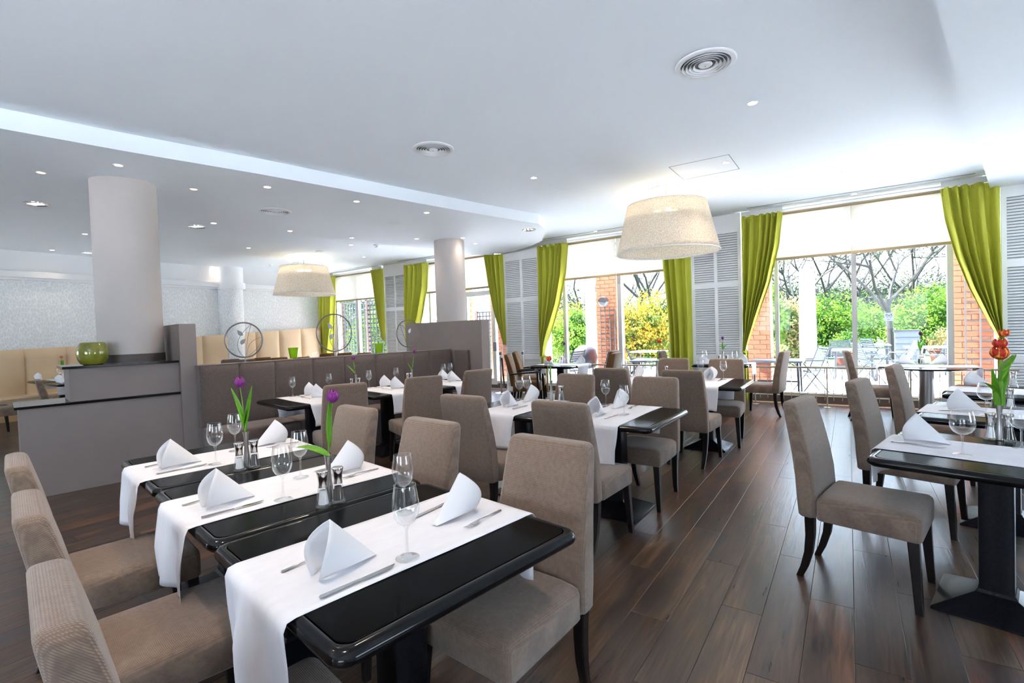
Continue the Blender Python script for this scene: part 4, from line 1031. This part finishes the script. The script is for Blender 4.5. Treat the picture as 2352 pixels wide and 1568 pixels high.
tul(v1, .27, 'petal_purple', [(.16, PI + .2, .14, .75, .050, 1.0), (.30, .0, .20, .02, .022, .15), (.32, PI - .3, .19, -.02, .022, -.05)], 'purple tulip above the nearest tables, broad leaf to the left', .03, r=.024, bh=.056)
tul(v2, .29, 'petal_purple', [(.22, PI, .23, .12, .026, .35), (.2, 0, .24, .16, .026, .1), (.1, .4, .14, .1, .028, .1)], 'purple tulip in front of the banquette, left one', -.02, r=.024, bh=.056)
tul(v4, .24, 'petal_red', [(.2, 0, .19, .02, .03, .1), (.15, PI, .21, .10, .030, .25)], 'red and yellow tulip in the middle row', -.012, r=.026, bh=.05)
tul(v6, .24, 'petal_purple', [(.25, PI, .15, .6, .026, .3), (.6, 0, .06, .8, .012, .5), (.5, PI, .09, .1, .016, .2)], 'purple tulip before the banquette, above the nearest chair back', -.02)
tul(v7, .27, 'petal_purple', [(.12, PI, .13, .45, .026, .1), (.25, 0, .17, .12, .026, .05)], 'purple tulip before the banquette, right one', .05)
tul(v10, .31, 'petal_red', [(.15, PI, .13, 1.0, .03, .9), (.3, 0, .16, .15, .022, .1), (.15, 0, .16, .5, .016, 2.2)], 'red tulip before the straight green curtain', .04, r=.026, bh=.045)
tul(v11, .26, 'petal_purple', [(.3, 0, .15, .35, .02, 1.0), (.3, PI / 2, .14, .1, .02, .1)], 'small purple tulip before the louvred pillar', .0)
tul(v12, .22, 'petal_dark', [(.3, PI, .09, .4, .02, .3), (.3, 0, .13, .1, .02, .1)], 'dark purple tulip on the window table by the brown chairs', .015)
tul(vr1, .30, 'petal_red', [(.10, PI, .22, .12, .026, .1), (.16, 0, .24, .18, .024, .1), (.05, .6, .20, .02, .028, .1), (.3, PI, .14, .3, .022, 1.2)], 'largest red and yellow tulip at the right edge', .006, r=.037, bh=.072, open_=.004)
tul(vr1, .36, 'petal_red', [(.5, 0, .16, .35, .028, .3)], 'red and yellow tulip directly above the largest one', .008, r=.028, bh=.052, open_=.004)
tul(vr1, .42, 'petal_red', [(.55, 0, .12, .5, .03, .5)], 'smallest red and yellow tulip, topmost at the right edge', .030, r=.02, bh=.04, open_=.004)
tul(vr4, .27, 'petal_dark', [(.2, PI, .16, .15, .03, .1), (.25, 0, .16, .25, .03, .3)], 'dark purple tulip on the round window table', .012, r=.024)
tul(vl, .28, 'petal_orange', [(.35, 0, .15, .1, .03, .1), (.35, PI, .15, .15, .03, .1), (.1, PI, .12, .6, .03, 1.4)], 'orange tulip at the far left before the cream bench', -.02, r=.028)

# ---------------------------------------------------------------- back room : cream benches
def cream(y0, y1, z0, z1, n, label):
    t = thing('cream_bench', label, 'bench', (-13.7, y0, 0)); w = (y1 - y0) / n
    for k in range(n):
        za = z0 + (z1 - z0) * k / n; zb = z0 + (z1 - z0) * (k + 1) / n
        def fn(u, v):
            e = min(u * w, (1 - u) * w, (1 - v) * .9); bu = .075 * (1 - math.exp(-e / .06))
            return (.10 + bu, w * (k + u), .46 + ((za + (zb - za) * u) - .46) * v)
        MB().grid(fn, 14, 10).poly([(0.0, w * k, .46), (0, w * (k + 1), .46), (0, w * (k + 1), zb), (0, w * k, za), (.10, w * k, .46), (.10, w * (k + 1), .46), (.10, w * (k + 1), zb), (.10, w * k, za)],
              [(0, 1, 2, 3), (3, 2, 6, 7), (0, 3, 7, 4), (1, 5, 6, 2)]).build('back_panel', 'cream_leather', t, smooth=50)
    MB().box(-.06, .60, 0, y1 - y0, .28, .46, .03).build('seat', 'cream_leather', t)
    MB().box(-.06, .54, 0, y1 - y0, 0, .28).build('bench_front', 'tan_wood', t, smooth=0)
cream(-2.5, 4.55, 1.22, 1.42, 11, 'cream padded wall bench at the far left, lower backed')
cream(4.55, 9.35, 1.46, 1.70, 7, 'cream padded wall bench seen above the banquette, high backed')
pc = thing('wall_pilaster', 'rounded wallpapered pilaster on the patterned wall', 'column', (-13.75, 7.0 - .25, 0))
MB().lathe([(.30, 0), (.30, 2.76)], 48, cap1=True).build('shaft', 'wallpaper', pc); MB().lathe([(.36, 2.76), (.36, 2.93), (.32, 2.93), (.32, CEIL - .002)], 48, cap1=True).build('capital', 'paint_white', pc)
# tables of the back room, their things just show above the ledge
for k, (px, py) in enumerate(((470, 842), (720, 828), (880, 818))):
    x, y, _ = at(px, py, .75); TB['B%d' % k] = (x, y, 0)
    dup(table, (x, y, 0), 0, ('dark back room table behind the end panel', 'dark back room table right of the left tumbler', 'dark back room table before the far pillar')[k], 'black square dining tables')
    runner('B%d' % k, ('white runner behind the end panel', 'white runner right of the left tumbler in the back room', 'white runner in the back room before the far pillar')[k], seed=30 + k, hang=(.15, .15))
G(468, 841, 'in the back room beside the end panel'); G(482, 838, 'in the back room, right one beside the end panel')
G(722, 828, 'in the back room right of the tumbler'); G(729, 824, 'in the back room, farther one right of the tumbler')
setting('B0', (462, 842), 180, 'in the back room beside the end panel', 0, cut=False); setting('B1', (709, 828), 180, 'in the back room right of the left tumbler', 0, cut=False)

# rope stanchions
def stanchion(x, y, lb):
    t = thing('rope_stanchion', lb, 'stanchion', (x, y, .0005), 0, 'chrome rope posts')
    MB().lathe([(.0, 0), (.15, 0), (.15, .012), (.11, .03), (.03, .04), (0, .04)], 32).build('base', 'chrome', t, smooth=40)
    MB().tube([(0, 0, .04), (0, 0, .86)], .022, 16).build('post', 'chrome', t)
    MB().lathe([(.022, .83), (.034, .835), (.034, .86), (.026, .87), (.03, .90), (.04, .93), (.036, .95), (0, .955)], 20).build('finial', 'chrome', t, smooth=40)
    return t
s1, s2 = (-6.50, 9.02), (-6.02, 9.20)
stanchion(*s1, 'chrome rope post by the door, left one'); stanchion(*s2, 'chrome rope post behind the brown armchairs')
m = MB(); pts = []
for k in range(21):
    s = k / 20; pts.append((s1[0] + .04 + .32 * s, s1[1] - .35 * s, .80 - .62 * math.sin(PI * s * .62)))
m.tube(pts, .02, 10); tag(m.build('barrier_rope', 'rope_black'), 'black sagging rope hanging from the left chrome post', 'rope')

# ---------------------------------------------------------------- outside
GZ = -.06
tr = struct(MB().box(-22, 12, 9.99, 17.5, -.4, GZ).build('terrace', 'terrace', smooth=0))
struct(MB().box(-60, 50, -60, -4.31, -.4, GZ).box(5.41, 50, -4.31, 9.98, -.4, GZ).build('ground', 'terrace', smooth=0))  # unseen pale ground, added to bounce daylight up to the ceiling
struct(MB().box(-60, 50, 17.5, 90, -.45, GZ - .02).build('lawn', 'lawn', smooth=0))
brick0 = {}
def pier(x0, x1, y0, y1, z1, label):
    t = thing('brick_pier', label, 'brick pier', ((x0 + x1) / 2, (y0 + y1) / 2, GZ)); hx, hy = (x1 - x0) / 2, (y1 - y0) / 2
    MB().box(-hx + .012, hx - .012, -hy + .012, hy - .012, 0, z1 - GZ).build('mortar_core', 'mortar', t, smooth=0)
    H, LG = .0933, .235; n = int((z1 - GZ) / H); ct_ = 0
    for r in range(n):
        z = r * H + .006
        for face, half, off in (('f', hx, hy), ('l', hy, hx), ('r', hy, hx)):
            x = -half + (0 if r % 2 else -.118)
            while x < half - .02:
                a, b_ = max(x, -half), min(x + LG, half); w = round(b_ - a - .012, 3)
                if w > .03 and ct_ < 296:
                    key = w
                    if face == 'f': pos, rz = ((a + b_) / 2, -off + .012, z), 0
                    elif face == 'l': pos, rz = (-off + .012, (a + b_) / 2, z), -PI / 2
                    else: pos, rz = (off - .012, (a + b_) / 2, z), PI / 2
                    if key not in brick0:
                        brick0[key] = MB().box(-w / 2, w / 2, -.014, .006, 0, H - .013).build('brick', 'brick', t, smooth=0, loc=pos); brick0[key].rotation_euler = (0, 0, rz)
                    else: piece(brick0[key], 'brick', t, pos, (0, 0, rz))
                    ct_ += 1
                x += LG
    return t
pier(-5.12, -4.60, 11.2, 11.72, 2.75, 'brick pier behind the middle window with a round lamp')
pier(-1.95, -1.30, 11.0, 11.5, 2.75, 'brick pier behind the left side of the wide window, vine covered')
pier(1.46, 2.5, 11.2, 11.7, 3.1, 'wide brick pier behind the right curtain with trellis')
pier(-8.45, -7.85, 11.3, 11.8, 2.9, 'brick pier seen through the terrace door')
pier(-9.9, -9.45, 11.3, 11.8, 2.9, 'brick pier left of the terrace door')
def trellis(x0, x1, z0, z1, y, nx, nz, label, m='trellis', w=.022):
    t = thing('trellis', label, 'trellis', (x0, y, 0)); W_ = x1 - x0
    for k in range(nx):
        x = W_ * k / (nx - 1); MB().box(x - w / 2, x + w / 2, -.012, 0, z0, z1).build('upright', m, t, smooth=0)
    for k in range(nz):
        z = z0 + (z1 - z0) * (k + .5) / nz; MB().box(-.02, W_ + .02, .001, .012, z - w / 2, z + w / 2).build('crossbar', m, t, smooth=0)
trellis(-5.0, -4.64, .05, 1.9, 11.17, 4, 13, 'pale wooden trellis on the lamp pier')
trellis(1.62, 2.35, .1, 2.05, 11.17, 5, 12, 'pale wooden trellis on the right hand pier')
trellis(-8.3, -7.9, .05, 1.9, 11.27, 4, 12, 'pale wooden trellis on the pier behind the door')
wlp = thing('wall_lamp', 'round wall lamp with dark hood on the brick pier', 'wall lamp', (-4.90, 11.17, 2.03))
MB().lathe([(.0, 0), (.125, 0), (.12, .05), (.09, .09), (0, .10)], 28, axis='y').build('lamp_glass', 'lamp_glass', wlp)
MB().poly([(.13 * math.cos(PI * k / 16), -.02, .13 * math.sin(PI * k / 16)) for k in range(17)] + [(.105 * math.cos(PI * k / 16), -.115, .105 * math.sin(PI * k / 16)) for k in range(17)], [tuple(range(17, 34))] + [(k, k + 1, k + 18, k + 17) for k in range(16)] + [(0, 17, 33, 16)]).build('lamp_hood', 'lamp_hood', wlp, smooth=0, solid=.004)
# screen of trellis fence at the far left
def fence(x0, y0, x1, y1, zt, cell, label, dark='fence_dark'):
    t = thing('trellis_fence', label, 'fence', (x0, y0, GZ), math.atan2(y1 - y0, x1 - x0)); W_ = math.hypot(x1 - x0, y1 - y0); n = int(W_ / cell); nz = int((zt - GZ) / cell)
    v0 = h0 = None
    for k in range(n + 1):
        if v0 is None: v0 = MB().box(-.026, .026, -.01, 0, .05, zt - GZ).build('upright', dark, t, smooth=0, loc=(0, 0, 0))
        else: piece(v0, 'upright', t, (k * cell, 0, 0))
    for k in range(nz + 1):
        if h0 is None: h0 = MB().box(0, n * cell, .001, .011, .04, .088).build('crossbar', dark, t, smooth=0, loc=(0, 0, 0))
        else: piece(h0, 'crossbar', t, (0, 0, k * cell))
    for k in range(0, n + 1, 9):
        MB().box(k * cell - .045, k * cell + .045, -.05, .05, 0, zt - GZ + .06).build('fence_post', 'fence_post', t, smooth=0)
fence(-16.2, 11.1, -11.4, 11.1, 2.5, .15, 'grey trellis fence behind the far left window')
fence(-11.4, 14.4, -8.4, 14.4, 2.1, .15, 'dark trellis fence seen through the terrace door')

def leafcloud(m, c, r, n, s, seed, flat=0):
    g = np.random.default_rng(seed); p = g.normal(size=(n, 3)); p /= np.linalg.norm(p, axis=1)[:, None]
    p *= (g.random((n, 1)) ** .35); lump = 1 + .22 * np.sin(p[:, :1] * 7 + seed) * np.sin(p[:, 1:2] * 6) + .15 * np.sin(p[:, 2:3] * 9)
    p = p * lump * np.array(r) + np.array(c)
    a = g.normal(size=(n, 3)); a /= np.linalg.norm(a, axis=1)[:, None]; b = np.cross(a, g.normal(size=(n, 3))); b /= np.linalg.norm(b, axis=1)[:, None]
    sz = s * (.6 + .8 * g.random((n, 1))); v = np.stack([p - a * sz, p - b * sz * .5, p + a * sz, p + b * sz * .5], 1).reshape(-1, 3)
    v[:, 2] = np.maximum(v[:, 2], GZ + .02)
    k = len(m.v); m.v += [tuple(q) for q in v.tolist()]; m.f += [(k + 4 * i, k + 4 * i + 1, k + 4 * i + 2, k + 4 * i + 3) for i in range(n)]
    return m
def shrub(px, fwd, h, w, mt, label, seed, n=5000, s=.06, stems='bark'):
    X0, Y0, _ = groundpt(px, fwd)
    t = thing('shrub', label, 'shrub', (X0, Y0, GZ)); b = MB(); rnd = random.Random(seed)
    for k in range(5): leafcloud(b, (rnd.uniform(-w * .3, w * .3), rnd.uniform(-.4, .4), h * rnd.uniform(.45, .62)), (w * .36, w * .3, h * .45), n // 5, s, seed + k)
    b.v = [(x, y, max(z - 0, .03)) for x, y, z in b.v]
    b.build('foliage', mt, t, smooth=0)
    b = MB()
    for k in range(16):
        a = rnd.uniform(0, 2 * PI); d = rnd.uniform(.3, .9) * w * .4; b.tube([(0.1 * math.cos(a), .1 * math.sin(a), 0), (d * .4 * math.cos(a), d * .4 * math.sin(a), h * .4), (d * math.cos(a), d * math.sin(a), h * .85)], [.02, .014, .006], 5)
    b.build('stems', stems, t)
def groundpt(px, fwd):
    lat = (px - CX) / FPX * fwd; f_ = Vector((-RM[0][2], -RM[1][2])).normalized(); r_ = Vector((f_.y, -f_.x)); p = f_ * fwd + r_ * lat; return p.x, p.y, GZ
sp = [(1790, 15, 2.1, 1.6, 'blossom', 'blossoming pale bush left of the white closed parasol'), (1905, 19, 2.3, 2.6, 'hedge_green', 'bright green bush right of the white closed parasol'),
      (1985, 25, 2.2, 2.6, 'hedge_green', 'green bush behind the middle window mullion'), (2115, 19, 2.4, 2.7, 'hedge_green', 'big bright green bush at the right of the wide window'),
      (1465, 17, 2.2, 2.2, 'hedge_yellow', 'yellow flowering bush behind the middle window, left one'), (1515, 19, 2.6, 2.0, 'hedge_yellow', 'yellow flowering bush beside the straight green curtain'),
      (1345, 19, 2.3, 2.8, 'hedge_yellow', 'yellow green bush left of the lamp pier'), (1300, 17, 2.0, 1.6, 'hedge_green', 'green bush by the swept curtain of the middle window'),
      (845, 19, 2.4, 3.2, 'hedge_green', 'green bush behind the far left trellis fence'), (1755, 13.5, 2.4, 1.0, 'hedge_green', 'vine on the left brick pier of the wide window'),
      (2200, 24, 3.0, 3.0, 'hedge_green', 'green bush behind the right brick pier'), (790, 21, 2.4, 3.0, 'tree_pale', 'pale bush far left behind the trellis'), (1040, 24, 2.0, 3.0, 'tree_pale', 'pale bush beyond the terrace door')]
for k, (px, fw, h, w, mt, lb) in enumerate(sp): shrub(px, fw, h, w, mt, lb, 100 + 11 * k, n=9000 if fw < 20 else 6000, s=.055)
def tree(px, fwd, h, tr_, label, seed, lean=.1, leafn=2500, leafm='tree_pale', fork=.3):
    X0, Y0, _ = groundpt(px, fwd); t = thing('tree', label, 'tree', (X0, Y0, GZ)); rnd = random.Random(seed); b = MB(); tips = []
    trunk = MB(); top = Vector((lean * h * fork, 0, h * fork)); trunk.tube([(0, 0, 0), top * .5 + Vector((.03, 0, 0)), top], [tr_, tr_ * .85, tr_ * .75], 10); trunk.build('trunk', 'bark', t)
    def grow(p, d, ln, r, dep):
        q = p + d * ln * .5 + Vector((rnd.uniform(-.1, .1), rnd.uniform(-.1, .1), 0)) * ln; e = p + d * ln
        b.tube([p, q, e], [r, r * .8, r * .6], 5, cap=False)
        if dep == 0 or r < .006: tips.append(e); return
        for _ in range(3 if dep > 1 else 4):
            nd = (d + Vector((rnd.gauss(0, .55), rnd.gauss(0, .55), rnd.gauss(.05, .3)))).normalized(); grow(q.lerp(e, rnd.uniform(.3, 1)), nd, ln * rnd.uniform(.6, .8), r * .55, dep - 1)
        tips.append(e)
    for k in range(4):
        a = k * PI / 2 + rnd.uniform(-.5, .5); grow(top * rnd.uniform(.75, 1), Vector((.75 * math.cos(a), .75 * math.sin(a), 1)).normalized(), h * .30, tr_ * .55, 4)
    b.build('branches', 'bark', t)
    if leafn:
        f_ = MB(); g = np.random.default_rng(seed); per = max(1, leafn // len(tips))
        for e in tips: leafcloud(f_, tuple(e), (.35, .35, .35), per, .045, rnd.randrange(9999))
        f_.build('foliage', leafm, t, smooth=0)
    return t
tree(2047, 16.8, 7.0, .115, 'main tree behind the wide window carrying a white sign', 5, -.05, 5000)
tree(1900, 30, 11, .14, 'bare forked tree right of the white closed parasol', 6, 0, 1500)
tree(2140, 26, 10, .13, 'leaning bare tree at the right of the wide window', 8, -.3, 3000)
tree(1470, 30, 12, .17, 'bare tree with forked trunk behind the middle window', 9, .05, 0)
tree(1525, 28, 11, .14, 'slanting bare tree near the straight green curtain', 10, -.25, 0)
tree(1325, 28, 9, .12, 'pale budding tree left of the lamp pier', 11, .1, 5000)
tree(1820, 26, 8, .12, 'leafy pale tree behind the left part of the wide window', 12, .1, 9000)
tree(1975, 36, 12, .16, 'tall pale tree far behind the middle window mullion', 13, 0, 5000)
tree(1435, 40, 10, .12, 'distant bare tree between pier and fork tree', 14, 0, 1000); tree(1500, 44, 10, .12, 'distant bare tree behind the yellow bushes', 15, 0, 1000)
tree(1760, 34, 9, .12, 'distant tree above the blossoming bush', 16, 0, 6000); tree(2100, 40, 9, .12, 'distant pale tree above the big green bush', 17, 0, 8000)
for k, (px, fw) in enumerate(((1280, 40), (1400, 46), (1500, 48), (1780, 42), (1900, 46), (2010, 44), (2120, 46), (2220, 42), (820, 34))):
    shrub(px, fw, 5.2 if k not in (1, 2) else 3.6, 9, 'tree_pale', ('pale thicket far behind the swept curtain', 'pale thicket far behind the lamp pier', 'pale thicket behind the yellow bushes', 'pale thicket behind the blossoming bush', 'pale thicket behind the forked tree', 'pale thicket behind the mullion', 'pale thicket behind the sign tree', 'pale thicket at the far right', 'pale thicket behind the far left fence')[k], 300 + 7 * k, n=9000, s=.10)
sg = thing('tree_sign', 'square white sign with black pictogram and arrow on the tree', 'sign')
X0, Y0, _ = groundpt(2043, 16.55); sg.location = (X0, Y0, .42); sg.rotation_euler = (0, 0, R(6)); sg.scale = (.66, .66, .66)
MB().box(-.19, .19, -.01, .01, 1.33, 1.75).build('board', 'sign_white', sg, smooth=0)
b = MB()
for (x0, x1, z0, z1) in ((-.13, -.05, 1.62, 1.69), (.05, .13, 1.62, 1.69), (-.13, -.10, 1.55, 1.62), (.10, .13, 1.55, 1.62), (-.04, .04, 1.56, 1.64), (-.09, -.05, 1.50, 1.55), (.05, .09, 1.50, 1.55), (-.02, .07, 1.395, 1.42)): b.box(x0, x1, -.013, -.0101, z0, z1)
b.poly([(-.08, -.013, 1.4075), (-.02, -.013, 1.37), (-.02, -.013, 1.445), (-.08, -.0101, 1.4075), (-.02, -.0101, 1.37), (-.02, -.0101, 1.445)], [(0, 1, 2), (5, 4, 3), (0, 3, 4, 1), (1, 4, 5, 2), (2, 5, 3, 0)])
b.build('pictogram', 'sign_black', sg, smooth=0)
def parasol(px, fwd, zt, r, lb):
    X0, Y0, _ = groundpt(px, fwd); t = thing('closed_parasol', lb, 'parasol', (X0, Y0, GZ), 0, 'closed white parasols')
    MB().tube([(0, 0, 0), (0, 0, .6)], .03, 10).build('pole', 'frame_white', t)
    rings = []
    for z, k in ((.42, 1.02), (1.0, 1.05), (1.8, 1.0), (zt - GZ - .03, .9), (zt - GZ, .8)):
        rings.append([(r * k * (1 + .05 * math.sin(6 * a)) * math.cos(a), r * k * (1 + .05 * math.sin(6 * a)) * math.sin(a), z) for a in [2 * PI * i / 36 for i in range(36)]])
    MB().loft(rings).build('cover', 'parasol', t, smooth=50)
    MB().box(-.3, .3, -.3, .3, 0, .06, .01).build('foot', 'frame_white', t)
parasol(1856, 12.6, 2.72, .18, 'tall closed white parasol in the wide right window'); parasol(1359, 13.6, 2.6, .14, 'closed white parasol left of the lamp pier')
def patio_chair():
    t = thing('patio_chair', '', 'patio chair')
    for s in (-1, 1):
        y = .24 * s
        MB().tube([(.26, y, 0), (-.05, y, .42), (-.26, y, .95)], .013, 6).build('side_frame', 'patio_metal', t)
        MB().tube([(-.24, y * .92, 0), (.06, y * .92, .40), (.24, y * .92, .46)], .012, 6).build('leg', 'patio_metal', t)
        MB().tube([(-.16, y * 1.06, .66), (.20, y * 1.06, .66), (.24, y * 1.06, .60), (.10, y * 1.06, .42)], .014, 6).build('armrest', 'patio_metal', t)
    for k in range(7): x = .22 - k * .062; MB().box(x - .022, x + .022, -.225, .225, .445, .457).build('slat', 'patio_slat', t, smooth=0)
    for k in range(8):
        z = .52 + k * .055; x = -.095 - (z - .52) * .395; MB().box(x - .006, x + .006, -.22, .22, z - .02, z + .02).build('slat', 'patio_slat', t, smooth=0)
    return t
pch = patio_chair()
def pc_(px, fwd, deg, lb):
    X0, Y0, _ = groundpt(px, fwd); dup(pch, (X0, Y0, GZ + .001), R(deg), lb, 'slatted patio chairs')
pc_(1862, 10.2, 205, 'dark slatted patio chair beside the closed parasol, nearest the glass'); pc_(1922, 13.2, 110, 'slatted patio chair behind the railing left of the mullion')
pc_(1992, 11.3, 20, 'slatted patio chair right of the mullion, seen from behind'); pc_(2010, 13.4, 30, 'slatted patio chair at the far side of the patio table')
pc_(2160, 13.0, 190, 'slatted patio chair right of the round table tulip'); pc_(2278, 10.0, 200, 'pale slatted patio chair before the right brick pier')
pc_(2075, 11.6, 160, 'slatted patio chair half hidden by the round table'); pc_(1462, 12.4, 20, 'slatted patio chair in the middle window, nearest the bushes')
pc_(1440, 11.2, 15, 'slatted patio chair in the middle window right of the pier'); pc_(1395, 11.0, 160, 'slatted patio chair in front of the lamp pier')
pc_(1560, 13.0, 200, 'slatted patio chair behind the red tulip of the third row'); pc_(1310, 12.0, 170, 'slatted patio chair left of the closed parasol in the middle window')
def patio_table():
    t = thing('patio_table', '', 'patio table')
    MB().box(-.45, .45, -.4, .4, .70, .735, .01).build('table_top', 'patio_top', t)
    for a in (-1, 1):
        for b_ in (-1, 1): MB().tube([(a * .38, b_ * .33, 0), (a * .36, b_ * .31, .70)], .018, 8).build('leg', 'patio_metal', t)
    MB().box(-.36, .36, -.012, .012, .30, .33).build('stretcher', 'patio_metal', t, smooth=0); return t
ptb = patio_table()
def pt_(px, fwd, deg, lb):
    X0, Y0, _ = groundpt(px, fwd); dup(ptb, (X0, Y0, GZ + .001), R(deg), lb, 'patio tables')
pt_(1785, 9.6, 0, 'pale patio table just outside the glass, left part of the wide window'); pt_(2000, 14.0, 0, 'patio table behind the mullion'); pt_(2130, 12.2, 0, 'patio table behind the round table tulip')
pt_(1500, 10.8, 10, 'patio table in the middle window behind the curtain edge'); pt_(1490, 14.5, 0, 'farther patio table before the yellow bushes'); pt_(1960, 12.1, 0, 'patio table left of the mullion by the railing')
X0, Y0, _ = groundpt(2083, 14.5); bx = thing('patio_cabinet', 'white slatted patio cabinet under the sign tree', 'cabinet', (X0, Y0, GZ))
MB().box(-.28, .28, -.2, .2, 0, 1.06).build('body', 'patio_top', bx, smooth=0); MB().box(-.31, .31, -.23, .23, 1.06, 1.10).build('lid', 'patio_metal', bx, smooth=0)
for k in range(5): MB().box(-.27, .27, -.212, -.2, .15 + k * .18, .17 + k * .18).build('slat', 'patio_slat', bx, smooth=0)
X0, Y0, _ = groundpt(1343, 12.6); cg = thing('covered_grill', 'dark blue covered barrel before the closed parasol', 'cover', (X0, Y0, GZ))
MB().lathe([(.26, .45), (.30, .5), (.32, .72), (.27, .92), (.14, 1.02), (0, 1.04)], 20, cap0=True).build('cover', 'cover_blue', cg, smooth=50)
for a in (-1, 1): MB().tube([(a * .2, 0, 0), (a * .2, 0, .5)], .02).build('leg', 'patio_metal', cg)
for k, (px, fw, mt, lb) in enumerate(((2160, 15, 'blossom', 'terracotta planter with pale blossoms near the right mullion'), (1765, 11.8, 'blossom', 'terracotta planter with light flowers by the left pier'), (1940, 14.6, 'hedge_green', 'terracotta planter left of the mullion'))):
    X0, Y0, _ = groundpt(px, fw); t = thing('planter', lb, 'planter', (X0, Y0, GZ)); MB().lathe([(.0, 0), (.20, 0), (.27, .42), (.29, .42), (.29, .47), (.25, .47), (.24, .4), (0, .4)], 24).build('pot', 'planter', t, smooth=30)
    b = MB(); leafcloud(b, (0, 0, .75), (.35, .35, .33), 1200, .035, 900 + k); b.build('flowers', mt, t, smooth=0)
if 0:
  for pr in (vp, dw, do_, bd, chair, brown, table, napkin, knife, fork, glass, goblet, salt, pepper, vase0, pch, ptb):
      pass
